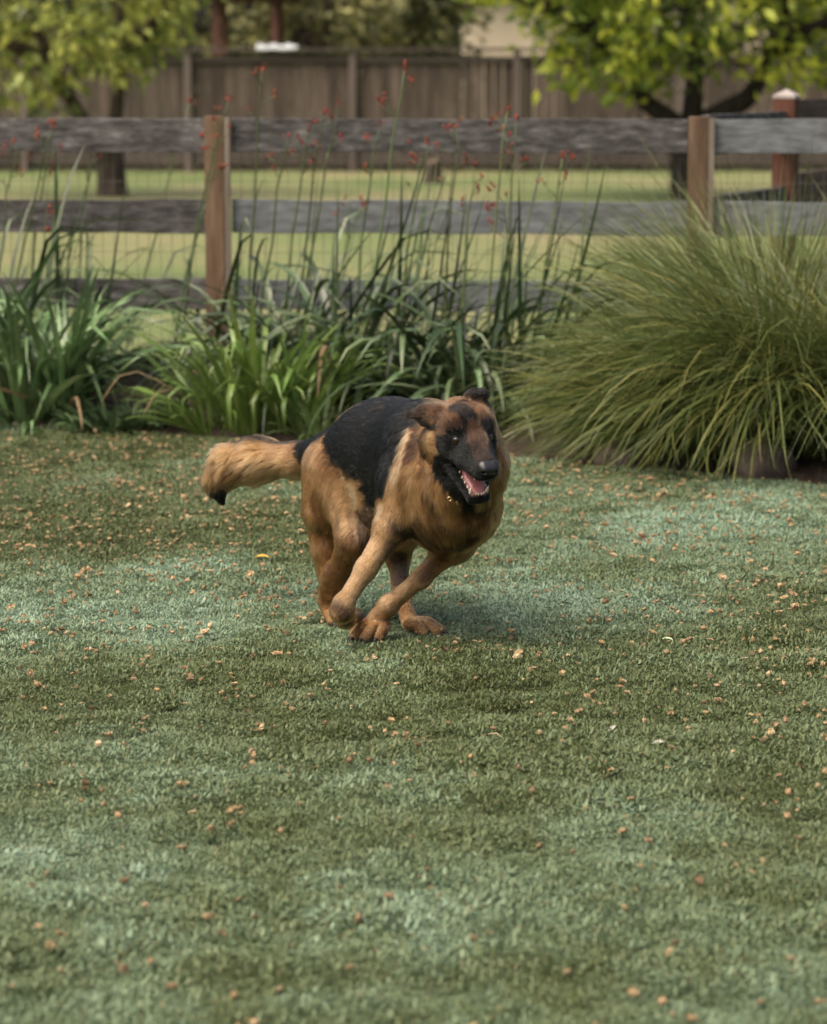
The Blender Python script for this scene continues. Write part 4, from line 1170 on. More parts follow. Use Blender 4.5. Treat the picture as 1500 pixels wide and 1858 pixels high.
# ears
sh(BRN, [(-5.0, -5.2, 2.6), (-7.5, -7.6, 2.6)], 2.6, .7, .008, .92, False)
st(BRN, [(895, 745), (904, 765), (907, 785)], .016, .8, .008, .9)
st(BRN, [(880, 735), (888, 740)], .012, .8, .006, .6)
st(BLK, [(790, 775), (775, 776)], .010, .7, .006, .9)
sh(DRK, [(-8.0, -8.0, 2.4), (-11.5, -8.8, 1.7)], 1.8, .7, .006, .9, False)
sh(BLK, [(-5.4, -4.8, .9), (-8.4, -7.0, .3)], 1.4, .6, .006, .9, False)
sh(DRK, [(3.0, -7, 5.6), (3.6, -7, 7.0)], 2.2, .7, .006, .9, False)
sh(BLK, [(2.0, -7.2, 6.4), (5.4, -6.6, 6.4)], 1.3, .6, .006, .9, False)
sh(BLK, [(5.2, -6.4, 5.4), (5.8, -5.8, 3.4)], 1.0, .6, .006, .9, False)

def coat(P):
    base = np.array(TAN)[None] * (1 + .13 * wob(P, 26)[:, None]) * np.ones((len(P), 3))
    w2 = np.clip(.5 + .8 * wob(P, 13, 3), 0, 1)[:, None] * .5
    w3 = np.clip(.2 + .9 * wob(P * [1, 1, .45], 34, 15), 0, 1)[:, None] * .35
    C = base * (1 - w2) + np.array(RED)[None] * w2
    C = C * (1 - w3) + np.array(LTAN)[None] * w3
    n1, n2 = wob(P, 60, 7), wob(P, 130, 11)
    for col, pts, r, soft, rag, a in STROKES:
        d = np.full(len(P), 9.0)
        if len(pts) == 1: d = np.linalg.norm(P - pts[0], axis=1)
        for i in range(len(pts) - 1):
            ab = pts[i + 1] - pts[i]; L2 = max(ab @ ab, 1e-12)
            h = np.clip(((P - pts[i]) @ ab) / L2, 0, 1)
            d = np.minimum(d, np.linalg.norm(P - pts[i] - h[:, None] * ab, axis=1))
        d = d + rag * .5 * (n1 * .6 + n2 * .5)
        t = np.clip((r - d) / (r * soft) + .5, 0, 1); t = (t * t * (3 - 2 * t) * a)[:, None]
        C = C * (1 - t) + col[None] * t
    return np.clip(C * .86, .002, .9)

def col_mat(name, rough, spec, mul=1.0):
    m, nt, Pn = new_mat(name)
    at_ = nd(nt, 'ShaderNodeAttribute', attribute_name='coat')
    nt.links.new(at_.outputs['Color'], Pn.inputs['Base Color'])
    Pn.inputs['Roughness'].default_value = rough; Pn.inputs['Specular IOR Level'].default_value = spec
    return m
M_skin = col_mat('short_coat', .7, .25)
dog_loc = Vector((float(V[:, 0].mean()), 7.27, 0.0))
dog_me = mesh_from('dog', V - np.array(dog_loc), Q, M_skin, True)
a_ = dog_me.attributes.new('coat', 'FLOAT_COLOR', 'POINT')
VC = coat(V)
a_.data.foreach_set('color', np.hstack([VC, np.ones((len(V), 1))]).astype(np.float32).ravel())
dog = obj('dog', dog_me, None, dog_loc)
tag(dog, 'running black and tan shepherd dog with open mouth and tongue showing', 'dog')

# ---- fur
def build_fur(n):
    tri = np.vstack([Q[:, [0, 1, 2]], Q[:, [0, 2, 3]]])
    A, B, C = V[tri[:, 0]], V[tri[:, 1]], V[tri[:, 2]]
    ar = np.linalg.norm(np.cross(B - A, C - A), axis=1) * .5
    cen = (A + B + C) / 3
    _, Lf = fields(V); Lt = Lf[tri].mean(1)
    wgt = ar * np.clip(.012 / Lt, .55, 2.2)
    pick = rng.choice(len(tri), n, p=wgt / wgt.sum())
    u, v = rng.random(n), rng.random(n); sw = u + v > 1; u[sw] = 1 - u[sw]; v[sw] = 1 - v[sw]
    P = A[pick] + u[:, None] * (B - A)[pick] + v[:, None] * (C - A)[pick]
    N = NV[tri[pick, 0]] * (1 - u - v)[:, None] + NV[tri[pick, 1]] * u[:, None] + NV[tri[pick, 2]] * v[:, None]
    N /= np.maximum(np.linalg.norm(N, axis=1, keepdims=True), 1e-9)
    fl, L = fields(P)
    # clear of eyes, nose and mouth lining
    ok = np.ones(n, bool)
    for e in EYES: ok &= np.linalg.norm(P - np.array(e + hF * .003), axis=1) > .0155
    ok &= np.linalg.norm(P - H(0, 11.4, -1.7), axis=1) > 1.9 * HS
    loc = np.stack([(P - np.array(HO)) @ np.array(hX), (P - np.array(HO)) @ np.array(hF), (P - np.array(HO)) @ np.array(hU)], 1) / HS
    inm = (np.abs(loc[:, 0]) < 2.6) & (loc[:, 1] > 0) & (loc[:, 1] < 9.2) & (loc[:, 2] < -4.2 - .28 * loc[:, 1] * 0) & (loc[:, 2] > -4.9 - .62 * loc[:, 1]) 
    ok &= ~inm
    ok &= P[:, 2] > .010
    P, N, fl, L = P[ok], N[ok], fl[ok], L[ok]; n = len(P)
    T = fl - (fl * N).sum(1, keepdims=True) * N
    tl = np.linalg.norm(T, axis=1, keepdims=True); T = T / np.maximum(tl, 1e-6)
    # tufts: slow noise turns the lie of the coat
    S = np.cross(N, T)
    long_ = np.clip((L - .010) / .025, 0, 1)
    turn = (.13 * wob(P, 40, 2) + .22 * wob(P, 95, 5) * long_ + rng.normal(0, .07, n))
    turn = np.where(L > .030, turn * .55, turn)
    T = T * np.cos(turn)[:, None] + S * np.sin(turn)[:, None]
    L = L * rng.uniform(.6, 1.2, n) * (1 + .25 * wob(P, 70, 9) * long_)
    lift = np.clip(.22 + .24 * np.clip((.0115 - L) / .005, 0, 1) + .12 * long_ + .14 * wob(P, 80, 13) * long_ + rng.normal(0, .07, n), .08, .9)
    # locks: every strand leans to the guide strand of its lock
    lockw = np.zeros(n); K = 5
    from mathutils.kdtree import KDTree
    gsel = rng.random(n) < np.clip(.030 - .014 * long_, .012, 1)
    gidx = np.flatnonzero(gsel); kd = KDTree(len(gidx))
    for j_, i_ in enumerate(gidx): kd.insert(P[i_], j_)
    kd.balance()
    own = gidx[np.array([kd.find(p)[1] for p in P])]
    locklum = rng.uniform(.80, 1.20, n)[own]
    L = L * (.72 + .28 * (L[own] / np.maximum(L, 1e-6)).clip(.5, 1.6))
    lift = .5 * lift + .5 * lift[own]
    pts = np.zeros((n, K, 3)); pts[:, 0] = P - N * (.0012 * long_)[:, None] + N * (.0006 * (1 - long_))[:, None]
    cur = pts[:, 0].copy()
    for i in range(1, K):
        s = i / (K - 1)
        ang = lift * (1.25 - .95 * s)
        d = T * np.cos(ang)[:, None] + N * np.sin(ang)[:, None]
        d[:, 2] -= .18 * long_ * s
        d += rng.normal(0, .05, (n, 3)) * s
        d /= np.linalg.norm(d, axis=1, keepdims=True)
        cur = cur + d * (L / (K - 1))[:, None]
        pts[:, i] = cur
    for i in range(1, K):
        s = i / (K - 1)
        wgt_ = (.26 + .34 * long_) * s ** 1.2
        tgt = pts[own, i] + (P - P[own]) * .15
        far = np.linalg.norm(P - P[own], axis=1) > .016
        wgt_ = np.where(far, 0, wgt_)
        pts[:, i] = pts[:, i] * (1 - wgt_)[:, None] + tgt * wgt_[:, None]
    pts[:, :, 2] = np.maximum(pts[:, :, 2], .004)
    col = coat(P)
    lum = rng.uniform(.6, 1.35, n)[:, None] * locklum[:, None]
    lum *= (1 + (.14 + .22 * long_) * wob(P, 105, 17) + .12 * wob(P, 220, 6))[:, None]
    col = np.clip(col * np.clip(lum, .3, 2), .002, .9)
    hc = bpy.data.hair_curves.new('fur')
    hc.add_curves([K] * n)
    hc.attributes['position'].data.foreach_set('vector', (pts - np.array(dog_loc)).astype(np.float32).ravel())
    rad = hc.attributes.get('radius') or hc.attributes.new('radius', 'FLOAT', 'POINT')
    r0 = np.clip(.00032 + .007 * L, .00032, .00056)
    prof = np.array([1, .95, .8, .55, .12])
    rad.data.foreach_set('value', (r0[:, None] * prof[None]).astype(np.float32).ravel())
    ca = hc.attributes.new('coat', 'FLOAT_COLOR', 'CURVE')
    ca.data.foreach_set('color', np.hstack([col, np.ones((n, 1))]).astype(np.float32).ravel())
    m = bpy.data.materials.new('fur'); m.use_nodes = True; nt = m.node_tree; nt.nodes.clear()
    out = nd(nt, 'ShaderNodeOutputMaterial')
    hb_ = nd(nt, 'ShaderNodeBsdfHairPrincipled')
    hb_.parametrization = 'COLOR'
    hb_.inputs['Roughness'].default_value = .32; hb_.inputs['Radial Roughness'].default_value = .5
    hb_.inputs['Random Roughness'].default_value = .2; hb_.inputs['IOR'].default_value = 1.34
    a2 = nd(nt, 'ShaderNodeAttribute', attribute_name='coat')
    nt.links.new(a2.outputs['Color'], hb_.inputs['Color']); nt.links.new(hb_.outputs[0], out.inputs[0])
    hc.materials.append(m)
    o = bpy.data.objects.new('fur', hc); COL.objects.link(o); o.parent = dog
    tag(o, kind='stuff')
    return o
build_fur(300000)

# ---- eyes, nose, mouth
M_eye = mat_noise('brown_iris', [(.012, .005, .003), (.028, .010, .005)], 300, rough=.08, spec=.28)
for _m in (M_eye,):
    _p = _m.node_tree.nodes['Principled BSDF']; _p.inputs['Coat Weight'].default_value = 0.6; _p.inputs['Coat IOR'].default_value = 1.6; _p.inputs['Coat Roughness'].default_value = .02
M_pup = mat_noise('pupil', [(.002, .002, .002), (.003, .003, .003)], 5, rough=.04, spec=.9)
M_nose = mat_noise('black_nose', [(.005, .005, .006), (.010, .010, .011)], 200, rough=.36, bump=.12, bscale=700, spec=.6)
M_tong = mat_noise('tongue_pink', [(.25, .085, .09), (.34, .13, .13)], 60, rough=.35, bump=.08, bscale=500, spec=.6)
M_gum = mat_noise('gum', [(.10, .022, .025), (.17, .05, .05)], 60, rough=.3, spec=.6)
M_tooth = mat_noise('tooth', [(.44, .38, .28), (.56, .50, .39)], 40, rough=.3, spec=.6)
M_claw = mat_noise('claw', [(.02, .016, .014), (.05, .04, .034)], 40, rough=.4)
DL = np.array(dog_loc)
def uv_ball(c, r, n=20, m=12, ax=None):
    V = []; F = []
    for j in range(m + 1):
        ph = math.pi * j / m
        for k in range(n):
            a = 2 * math.pi * k / n
            V.append((math.sin(ph) * math.cos(a), math.sin(ph) * math.sin(a), math.cos(ph)))
    for j in range(m):
        for k in range(n): F.append((j * n + k, (j + 1) * n + k, (j + 1) * n + (k + 1) % n, j * n + (k + 1) % n))
    return V, F
for e in EYES:
    v, f = uv_ball(None, 1)
    V2 = np.array(v) * .0120 + np.array(e + hF * .0030 + hU * .0006) - DL
    eo = obj('eye', mesh_from('eye', V2, f, M_eye, True), dog)
    look = (Vector((0, 0, EYE)) + bR * .8 - e).normalized()
    q = look.to_track_quat('Z', 'Y').to_matrix()
    n = 20; vv = []; ff_ = []
    for j, th in enumerate((0.0, .2, .38)):
        for k in range(n):
            a = 2 * math.pi * k / n
            d = q @ Vector((math.sin(th) * math.cos(a), math.sin(th) * math.sin(a), math.cos(th)))
            vv.append(tuple(e + hF * .0030 + hU * .0006 + d * .01209 - dog_loc))
    for j in range(2):
        for k in range(n): ff_.append((j * n + k, (j + 1) * n + k, (j + 1) * n + (k + 1) % n, j * n + (k + 1) % n))
    obj('pupil', mesh_from('pupil', vv, ff_, M_pup, True), eo)
def part(name, prims, res, mat, sm=2, parent=None):
    v, q = sdf_mesh(prims, res, pad=.006, smooth=sm)
    return obj(name, mesh_from(name, v - DL, q, mat, True), parent or dog)
hq = lambda a, b, ra, rb, k=.004, **kw: Prim(hp(*a), hp(*b), ra * HS, rb * HS, k=k, **kw)
part('nose', [hq((-1.0, 10.9, -1.35), (1.0, 10.9, -1.35), 1.35, 1.35, .006), hq((-.9, 11.7, -1.75), (.9, 11.7, -1.75), 1.15, 1.15, .006), hq((0, 11.5, -2.2), (0, 11.2, -3.3), .9, .5, .006),
              hq((-1.15, 13.0, -2.1), (-1.5, 11.8, -1.9), .42, .36, .003, sub=True), hq((1.15, 13.0, -2.1), (1.5, 11.8, -1.9), .42, .36, .003, sub=True),
              hq((-2.2, 12.2, -2.3), (-1.4, 12.6, -2.15), .22, .3, .002, sub=True), hq((2.2, 12.2, -2.3), (1.4, 12.6, -2.15), .22, .3, .002, sub=True),
              hq((0, 13.2, -1.7), (0, 12.4, -3.6), .12, .14, .002, sub=True)], .0011, M_nose)
tn = (hU * .8 + hF * .55)
part('tongue', [hq((0, -.5, -6.2), (0, 4.5, -7.6), 2.0, 2.1, .008, flat=(tn, 2.6)), hq((0, 4.5, -7.6), (0, 7.0, -9.1), 2.1, 1.55, .008, flat=(tn, 2.8)),
                hq((-1.2, 3, -7.0), (-1.0, 6.4, -8.7), .75, .6, .008), hq((1.2, 3, -7.0), (1.0, 6.4, -8.7), .75, .6, .008)], .0014, M_tong)
part('gum', [hq((-2.5, 1.5, -7.2), (-1.35, 7.6, -9.95), .62, .6), hq((2.5, 1.5, -7.2), (1.35, 7.6, -9.95), .62, .6), hq((-1.2, 7.7, -9.98), (1.2, 7.7, -9.98), .62, .62),
             hq((0, -1.0, -5.2), (0, .5, -5.6), 2.6, 2.4)], .0014, M_gum)
def tooth(base, tip, r, w=1.0):
    mb = MB()
    b, t = hp(*base) - dog_loc, hp(*tip) - dog_loc
    mb.tube([b, b.lerp(t, .35), b.lerp(t, .7), t], [r * HS, r * HS * .95, r * HS * .6, r * HS * .12], 8)
    mb.build('tooth', M_tooth, dog, True)
for s in (-1, 1):
    tooth((s * 1.75, 7.5, -9.8), (s * 2.0, 7.9, -7.9), .42)          # lower canines
    for i, (x, y) in enumerate(((.35, 8.35), (.85, 8.2), (1.25, 7.95))): tooth((s * x, y, -9.75), (s * x, y + .05, -9.0), .19)
    for i in range(4):                                            # lower cheek teeth
        t = i / 3.4
        tooth((s * (1.95 + .75 * t), 6.2 - 4.0 * t, -9.0 + 1.9 * t), (s * (2.0 + .75 * t), 6.3 - 4.0 * t, -8.35 + 2.1 * t), .30)
    tooth((s * 1.75, 8.9, -4.0), (s * 1.8, 8.9, -5.9), .42)         # upper canines
    for i in range(4):
        t = i / 3
        tooth((s * (1.9 + .9 * t), 7.2 - 4.6 * t, -4.3), (s * (1.95 + .9 * t), 7.2 - 4.6 * t, -5.2), .36)
for (p, f) in FRONT_TOES + T2 + T3:
    mb = MB(); b = p - dog_loc; mb.tube([b - f * .006 + Vector((0, 0, .004)), b + f * .004 + Vector((0, 0, .002)), b + f * .015 - Vector((0, 0, .006))], [.0052, .0044, .001], 7)
    mb.build('claw', M_claw, dog, True)
# toe pad shown by the folded paw
M_pad = mat_noise('paw_pad', [(.035, .026, .022), (.07, .05, .042)], 60, rough=.7, bump=.4, bscale=300)
part('paw_pad', [Prim(at(641, 1124, 7.12), at(652, 1118, 7.16), .013, .012, k=.006)], .002, M_pad)

# ---- collar with a ring and tag
M_coll = mat_noise('collar_black', [(.010, .009, .008), (.025, .022, .02)], 80, rough=.7)
M_brass = mat_noise('brass', [(.55, .43, .2), (.7, .58, .32)], 30, rough=.25); M_brass.node_tree.nodes['Principled BSDF'].inputs['Metallic'].default_value = 1.0
cc = at(822, 850, 7.00); caxis = (hF * .6 + Vector((.1, -.2, .75))).normalized()
cu = caxis.cross(Vector((1, 0, 0))).normalized(); cv = caxis.cross(cu)
ring_pts = []
VV = []; FF = []; n = 40
for k in range(n):
    a = 2 * math.pi * k / n
    d = cu * math.cos(a) + cv * math.sin(a)
    h = bvh.ray_cast(cc + d * .4, -d)
    r = ((h[0] - cc).length if h[0] is not None else .1)
    r += .004 if (h[0] is not None and (h[0] - bvh.find_nearest(at(818, 903, 6.88))[0]).length < .045) else -.010
    r = min(r, .125)
    for (dr, dz) in ((0, -.011), (.004, -.011), (.004, .011), (0, .011)): VV.append(tuple(cc + d * (r + dr) + caxis * dz - dog_loc))
for k in range(n):
    for q in range(4):
        a, b = k * 4 + q, ((k + 1) % n) * 4 + q
        a2, b2 = k * 4 + (q + 1) % 4, ((k + 1) % n) * 4 + (q + 1) % 4
        FF.append((a, b, b2, a2))
coll = obj('collar', mesh_from('collar', VV, FF, M_coll), dog)
h = hit(815, 902)
if h is not None:
    pos = Vector(h) + Vector((0, -.030, 0))
    n, m_ = 20, 8; VV = []; FF = []
    for i in range(n):
        a = 2 * math.pi * i / n; c = Vector((math.cos(a), 0, math.sin(a)))
        for j in range(m_):
            b = 2 * math.pi * j / m_
            VV.append(tuple(pos + c * (.0046 + .0009 * math.cos(b)) + Vector((0, 1, 0)) * .0009 * math.sin(b) - dog_loc))
    for i in range(n):
        for j in range(m_): FF.append((i * m_ + j, ((i + 1) % n) * m_ + j, ((i + 1) % n) * m_ + (j + 1) % m_, i * m_ + (j + 1) % m_))
    obj('ring', mesh_from('ring', VV, FF, M_brass, True), coll)
    mb = MB(); mb.tube([pos + Vector((.017, -.002, -.010)) - dog_loc, pos + Vector((.018, -.0012, -.0092)) - dog_loc], [.0045, .0045], 14); mb.build('tag', M_brass, coll)
# ------------------------------------------------------------------ grass of the lawn: little tufts scattered by geometry nodes
m, nt, Pg = new_mat('grass_blade')
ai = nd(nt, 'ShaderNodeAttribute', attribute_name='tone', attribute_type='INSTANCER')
ab = nd(nt, 'ShaderNodeAttribute', attribute_name='vary')
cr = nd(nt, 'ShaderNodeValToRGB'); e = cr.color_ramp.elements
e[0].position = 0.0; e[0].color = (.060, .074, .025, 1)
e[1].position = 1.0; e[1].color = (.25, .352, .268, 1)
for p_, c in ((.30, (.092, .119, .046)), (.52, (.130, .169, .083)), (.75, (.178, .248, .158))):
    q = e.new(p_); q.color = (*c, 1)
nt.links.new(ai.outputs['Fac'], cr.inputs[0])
c2 = nd(nt, 'ShaderNodeValToRGB'); e = c2.color_ramp.elements
e[0].position = 0; e[0].color = (.45, .5, .45, 1); e[1].position = 1; e[1].color = (1.32, 1.25, 1.15, 1)
q = e.new(.06); q.color = (1.15, .72, .5, 1); q = e.new(.12); q.color = (.7, .75, .7, 1)
nt.links.new(ab.outputs['Fac'], c2.inputs[0])
mx = nd(nt, 'ShaderNodeMix', data_type='RGBA', blend_type='MULTIPLY'); mx.inputs[0].default_value = 1
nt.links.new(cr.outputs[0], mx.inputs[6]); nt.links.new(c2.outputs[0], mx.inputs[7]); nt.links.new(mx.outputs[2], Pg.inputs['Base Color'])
Pg.inputs['Roughness'].default_value = .5; Pg.inputs['Specular IOR Level'].default_value = .35
tr = nd(nt, 'ShaderNodeBsdfTranslucent'); nt.links.new(mx.outputs[2], tr.inputs['Color'])
ms = nd(nt, 'ShaderNodeMixShader'); ms.inputs[0].default_value = .25
nt.links.new(Pg.outputs[0], ms.inputs[1]); nt.links.new(tr.outputs[0], ms.inputs[2]); nt.links.new(ms.outputs[0], nt.nodes['Material Output'].inputs['Surface'])
M_blade = m

tufts = bpy.data.collections.new('grass_tufts')
for k in range(8):
    n = 215
    r = .055 * np.sqrt(rng.random(n)); a = rng.uniform(0, 6.28, n)
    x0, y0 = r * np.cos(a), r * np.sin(a)
    az = rng.uniform(0, 6.28, n); l = rng.uniform(.006, .0125, n); l = np.where(rng.random(n) < (.012 if k % 3 == 0 else .0), l * rng.uniform(1.8, 2.8, n), l); th = np.abs(rng.normal(.95, .4, n)); bd = rng.uniform(.0, .9, n); zb = .014 * np.clip(1 - (r / .055) ** 2, 0, 1) * rng.uniform(.2, 1.0, n)
    w = rng.uniform(.0018, .0034, n)
    Vt = np.zeros((n, 7, 3)); px_ = np.zeros(n); pz = np.zeros(n)
    for i in range(4):
        s = i / 3
        if i:
            ang = th + bd * s; px_ = px_ + np.sin(ang) * l / 3; pz = pz + np.cos(ang) * l / 3
        pz = np.maximum(pz, .0005 * i)
        if i == 0: pz = pz + zb
        X_, Y_ = x0 + px_ * np.cos(az), y0 + px_ * np.sin(az)
        ww = w * (1, 1.1, .8, 0)[i] * .5
        if i < 3:
            Vt[:, i * 2] = np.stack([X_ - np.sin(az) * ww, Y_ + np.cos(az) * ww, pz], 1)
            Vt[:, i * 2 + 1] = np.stack([X_ + np.sin(az) * ww, Y_ - np.cos(az) * ww, pz], 1)
        else: Vt[:, 6] = np.stack([X_, Y_, pz], 1)
    b = (np.arange(n) * 7)[:, None, None]
    Fq = (np.array([[0, 1, 3], [0, 3, 2], [2, 3, 5], [2, 5, 4], [4, 5, 6]])[None] + b).reshape(-1, 3)
    me = mesh_from('grass_tuft', Vt.reshape(-1, 3), Fq, M_blade)
    set_vary(me, np.repeat(rng.random(n), 5))
    o = bpy.data.objects.new('grass_tuft', me); tufts.objects.link(o)

def in_lawn(n):
    y = 3.6 + 8.2 * rng.random(n * 3); x = rng.uniform(-2.7, 2.9, n * 3)
    k = (np.abs(x) < .148 * y + .75) & (y < edge_y(x) + rng.normal(0, .02, n * 3) + .02)
    return np.stack([x[k], y[k]], 1)[:n]
NT = 36000
XY = in_lawn(NT)
def photo_px(xy):
    """where ground points fall in the photograph, used only to lay the painted sky sheen and olive patches out over the lawn"""
    a = np.arctan2(EYE, xy[:, 1])
    return 750 + xy[:, 0] / xy[:, 1] * FPX, 929 + FPX * np.tan(a - PITCH)
# the sward: olive patches, and sky sheen painted into the pale blue green ones
P3 = np.hstack([XY, np.zeros((len(XY), 1))])
PS = P3 * [1, .42, 1]
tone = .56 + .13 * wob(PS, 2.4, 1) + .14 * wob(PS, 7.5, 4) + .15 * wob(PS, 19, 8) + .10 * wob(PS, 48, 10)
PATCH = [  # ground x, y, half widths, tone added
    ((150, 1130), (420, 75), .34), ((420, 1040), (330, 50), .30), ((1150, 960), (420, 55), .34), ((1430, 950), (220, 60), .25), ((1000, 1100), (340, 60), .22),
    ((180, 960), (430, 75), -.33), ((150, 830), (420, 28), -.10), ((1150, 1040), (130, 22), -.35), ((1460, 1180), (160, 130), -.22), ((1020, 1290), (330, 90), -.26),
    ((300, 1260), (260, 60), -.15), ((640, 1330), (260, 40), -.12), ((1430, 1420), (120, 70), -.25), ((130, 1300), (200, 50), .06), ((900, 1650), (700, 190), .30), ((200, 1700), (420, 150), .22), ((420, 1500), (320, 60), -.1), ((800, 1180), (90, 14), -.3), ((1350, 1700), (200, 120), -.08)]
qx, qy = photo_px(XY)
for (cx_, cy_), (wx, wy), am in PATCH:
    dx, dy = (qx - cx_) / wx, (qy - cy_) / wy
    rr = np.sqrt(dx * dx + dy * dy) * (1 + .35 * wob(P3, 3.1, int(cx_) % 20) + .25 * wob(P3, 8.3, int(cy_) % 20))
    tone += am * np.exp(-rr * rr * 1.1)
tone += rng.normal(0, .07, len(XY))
hollow = .8 * wob(PS, 15, 12) + .8 * wob(PS, 40, 2)
keep = ~((hollow > .75) & (rng.random(len(XY)) < .75))
XY, tone, hollow = XY[keep], tone[keep], hollow[keep]
hgt = np.clip(1.0 - .36 * hollow, .4, 1.7) * rng.uniform(.75, 1.25, len(XY))
# pressed flat where the paws stand
for q in (gnd(672, 1150), gnd(660, 1158), gnd(765, 1152), gnd(740, 1145), gnd(612, 1140), gnd(635, 1142)):
    hgt *= 1 - .72 * np.exp(-(((XY - np.array([q.x, q.y])) / .055) ** 2).sum(1))
npt = len(XY)
gm = bpy.data.meshes.new('grass')
gm.vertices.add(npt)
gm.vertices.foreach_set('co', np.hstack([XY, np.full((npt, 1), .001)]).astype(np.float32).ravel())
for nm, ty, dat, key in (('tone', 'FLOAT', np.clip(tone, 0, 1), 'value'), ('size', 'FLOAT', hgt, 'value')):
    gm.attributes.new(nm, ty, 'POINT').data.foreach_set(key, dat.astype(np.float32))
gm.attributes.new('turn', 'FLOAT_VECTOR', 'POINT').data.foreach_set('vector', np.stack([rng.normal(0, .1, npt), rng.normal(0, .1, npt), rng.uniform(0, 6.28, npt)], 1).astype(np.float32).ravel())
gm.attributes.new('pick', 'INT', 'POINT').data.foreach_set('value', rng.integers(0, 8, npt).astype(np.int32))
gm.materials.append(M_blade)
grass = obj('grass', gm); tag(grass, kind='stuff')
ng = bpy.data.node_groups.new('scatter_tufts', 'GeometryNodeTree')
ng.interface.new_socket('Geometry', in_out='INPUT', socket_type='NodeSocketGeometry')
ng.interface.new_socket('Geometry', in_out='OUTPUT', socket_type='NodeSocketGeometry')
gi, go = ng.nodes.new('NodeGroupInput'), ng.nodes.new('NodeGroupOutput')
ci = ng.nodes.new('GeometryNodeCollectionInfo'); ci.inputs['Collection'].default_value = tufts; ci.inputs['Separate Children'].default_value = True; ci.inputs['Reset Children'].default_value = True
ip = ng.nodes.new('GeometryNodeInstanceOnPoints'); ip.inputs['Pick Instance'].default_value = True
def na(nm, ty):
    n = ng.nodes.new('GeometryNodeInputNamedAttribute'); n.data_type = ty; n.inputs['Name'].default_value = nm
    return n.outputs['Attribute']
er = ng.nodes.new('FunctionNodeEulerToRotation')
lk = ng.links.new
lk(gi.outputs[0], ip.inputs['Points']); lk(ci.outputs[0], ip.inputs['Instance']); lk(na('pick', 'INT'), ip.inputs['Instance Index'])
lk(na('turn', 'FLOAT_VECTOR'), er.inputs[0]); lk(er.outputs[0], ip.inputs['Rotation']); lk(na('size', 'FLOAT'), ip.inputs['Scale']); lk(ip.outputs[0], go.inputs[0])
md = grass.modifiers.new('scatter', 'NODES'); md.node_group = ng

# ------------------------------------------------------------------ dry blossoms fallen on the lawn
M_blos = mat_noise('dry_blossom', [(.22, .145, .075), (.36, .255, .14), (.50, .40, .26)], 60, rough=.8, objvar=.45, huevar=.012, transl=.2)
def blossom_mesh(seed):
    r_ = np.random.default_rng(seed)
    V = []; F = []
    np_ = int(r_.integers(4, 7))
    for k in range(np_):
        a = 2 * math.pi * k / np_ + r_.normal(0, .25); l = r_.uniform(.0055, .0105); w = r_.uniform(.003, .0052); cup = r_.uniform(.5, 1.7)
        ca, sa = math.cos(a), math.sin(a)
        rows = []
        x = z = 0
        for i in range(4):
            s = i / 3
            th = 1.35 - cup * s
            if i: x += math.sin(th) * l / 3; z += math.cos(th) * l / 3
            ww = w * (.35, 1, .9, .3)[i]
            zz = z + .003 + (r_.normal(0, .0006))
            rows.append(((x * ca - ww * sa, x * sa + ww * ca, zz), (x * ca + ww * sa, x * sa - ww * ca, zz + r_.normal(0, .0012))))
        b = len(V)
        for p in rows: V += list(p)
        for i in range(3): F.append((b + 2 * i, b + 2 * i + 1, b + 2 * i + 3, b + 2 * i + 2))
    # crumpled centre
    b = len(V); n = 6
    for j, (zz, rr) in enumerate(((.001, .002), (.005, .0045), (.0085, .003))):
        for k in range(n): V.append((rr * math.cos(6.28 * k / n) * r_.uniform(.7, 1.3), rr * math.sin(6.28 * k / n) * r_.uniform(.7, 1.3), zz))
    for j in range(2):
        for k in range(n): F.append((b + j * n + k, b + j * n + (k + 1) % n, b + (j + 1) * n + (k + 1) % n, b + (j + 1) * n + k))
    F.append(tuple(b + 2 * n + k for k in range(n)))
    return V, F
bms = [blossom_mesh(s) for s in range(7)]
bmesh_ = [mesh_from('fallen_blossom', v, f, M_blos) for v, f in bms]
cand = in_lawn(9000)
qx, qy = photo_px(cand)
dens = np.interp(qy, [780, 860, 1000, 1180, 1350, 1500, 1860], [1.0, 1.0, .95, .75, .42, .22, .14])
# they lie in drifts
c3 = np.hstack([cand, np.zeros((len(cand), 1))])
dens *= np.clip(.75 + .8 * wob(c3, 4, 6) + .5 * wob(c3, 12, 3), .1, 1.6)
sel = rng.random(len(cand)) < dens * .85
cand, qx, qy = cand[sel], qx[sel], qy[sel]
size = rng.uniform(.6, 1.4, len(cand)) * np.where(rng.random(len(cand)) < .12, 1.3, 1)
inview = (qx > 0) & (qx < 1500) & (qy < 1858)
order = np.argsort(cand[:, 1] / size - 100 * inview)
V_, F_ = [], []
for rank, i in enumerate(order):
    x, y = cand[i]; k = int(rng.integers(0, 7)); s = float(size[i]); rz = float(rng.uniform(0, 6.28)); tx, ty = float(rng.normal(0, .35)), float(rng.normal(0, .35))
    z = .015 + .009 * random.random()
    if rank < 300:
        o = obj('fallen_blossom', bmesh_[k], None, (x, y, z), (tx, ty, rz)); o.scale = (s * random.uniform(.8, 1.5), s * random.uniform(.7, 1.1), s * random.uniform(.55, 1))
        tag(o, 'small dry tan blossom fallen on the green lawn', 'blossom', 'dry blossoms strewn over the lawn')
    else:
        M_ = Matrix.Translation((x, y, z)) @ Matrix.Rotation(rz, 4, 'Z') @ Matrix.Rotation(tx, 4, 'X') @ Matrix.Diagonal((random.uniform(.8, 1.5), random.uniform(.7, 1.1), random.uniform(.55, 1), 1))
        b = len(V_)
        V_ += [tuple(M_ @ (Vector(p) * s)) for p in bms[k][0]]; F_ += [tuple(q + b for q in f) for f in bms[k][1]]
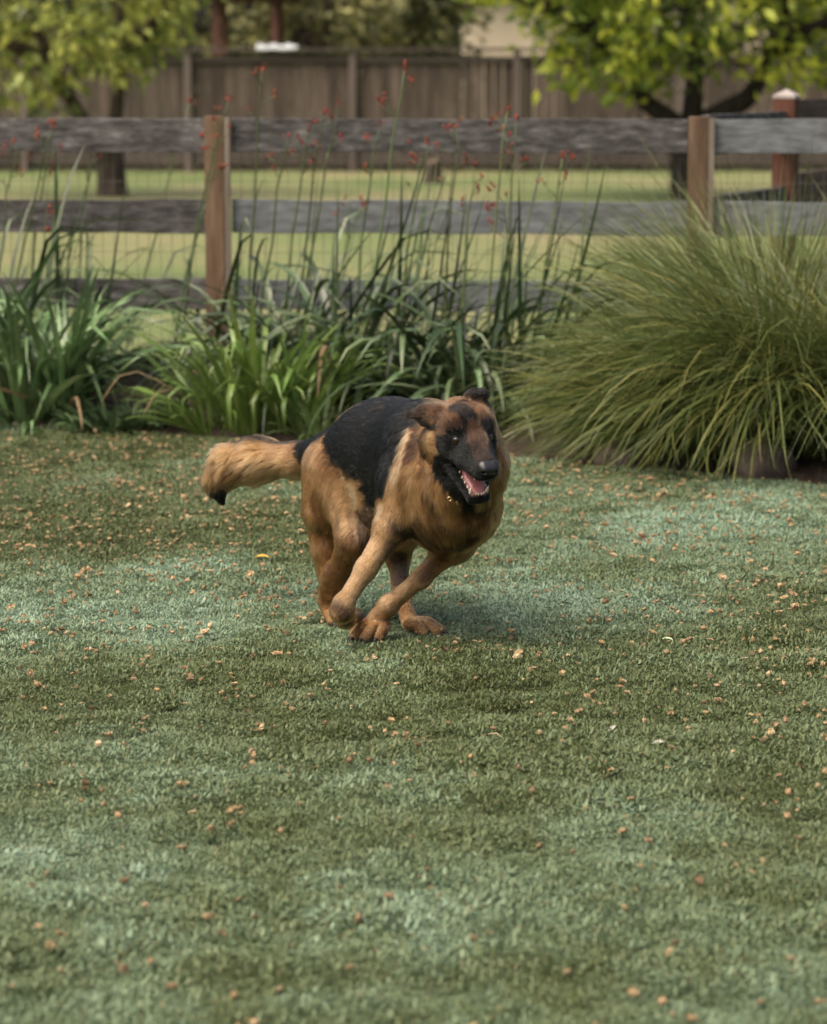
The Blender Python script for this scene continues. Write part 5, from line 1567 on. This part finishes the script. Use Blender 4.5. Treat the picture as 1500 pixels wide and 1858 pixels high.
if V_: tag(obj('blossom_litter', mesh_from('blossom_litter', V_, F_, M_blos)), kind='stuff')

# twigs, straws, single leaves
M_twig = mat_noise('twig', [(.02, .012, .009), (.05, .03, .022)], 40, rough=.9)
M_straw = mat_noise('straw', [(.32, .25, .15), (.45, .38, .26)], 40, rough=.8)
M_white = mat_noise('bleached_leaf', [(.30, .29, .25), (.42, .40, .35)], 60, rough=.8)
M_yel = mat_noise('yellow_leaf', [(.42, .24, .03), (.55, .34, .06)], 60, rough=.6)
M_pale = mat_noise('pale_leaf', [(.30, .40, .22), (.38, .48, .28)], 60, rough=.6)
def litter(name, pxs, rad, mat, label, cat, branches=()):
    g0 = gnd(*pxs[0]); t = [gnd(*p) - g0 + Vector((0, 0, .016 + .006 * math.sin(i * 2.0))) for i, p in enumerate(pxs)]
    mb = MB(); mb.tube(t, [rad * (1 - .6 * i / (len(t) - 1)) for i in range(len(t))], 6)
    for (i, p) in branches:
        q = gnd(*p) - g0 + Vector((0, 0, .02)); mb.tube([t[i], (t[i] + q) / 2 + Vector((0, 0, .004)), q], [rad * .7, rad * .55, rad * .3], 5)
    o = mb.build(name, mat, None, True); o.location = g0
    tag(o, label, cat)
litter('twig', [(1412, 1066), (1380, 1067), (1345, 1064), (1330, 1055), (1321, 1043)], .0034, M_twig, 'dark forked twig lying on the lawn right of the dog', 'twig', [(2, (1352, 1056)), (1, (1396, 1058)), (3, (1319, 1052))])
litter('twig', [(1036, 1106), (1020, 1106), (1001, 1110), (985, 1112)], .002, M_twig, 'thin short twig on the pale grass between the dog and the forked twig', 'twig')
litter('twig', [(1130, 1410), (1105, 1428), (1075, 1431)], .0022, M_twig, 'thin brown twig on the nearer lawn below the straw', 'twig')
litter('twig', [(92, 1150), (104, 1160), (116, 1166)], .0022, M_twig, 'short bent twig on the pale grass at the left', 'twig')
litter('straw', [(870, 1348), (900, 1348), (920, 1354), (932, 1361)], .0018, M_straw, 'pale bent straw on the lawn below the dog', 'straw')
litter('straw', [(1343, 1207), (1355, 1209), (1368, 1210)], .0018, M_straw, 'short pale straw on the lawn right of the pale green leaf', 'straw')
def one_leaf(px, py, L, w, az, mat, name, label, curl=.8):
    g0 = gnd(px, py)
    me = strap_mesh(name, 1.2, curl, w / L, mat, None, 6, .4)
    o = obj(name, me, None, (g0.x, g0.y, .016), (0.2, 0, az)); o.scale = (L, L, L); tag(o, label, 'leaf')
one_leaf(462, 1022, .048, .017, -.3, M_yel, 'yellow_leaf', 'single curled yellow leaf on the lawn below the tail tip')
one_leaf(1200, 1172, .034, .014, -.6, M_pale, 'pale_green_leaf', 'single pale green leaf on the lawn right of the dog')
one_leaf(1104, 1340, .030, .010, 1.0, M_white, 'bleached_leaf', 'bleached white leaf standing in the grass right of the straw', .3)
one_leaf(1185, 1364, .034, .016, .2, M_white, 'bleached_leaf', 'rounded bleached leaf lying nearest of the white leaves', 1.2)
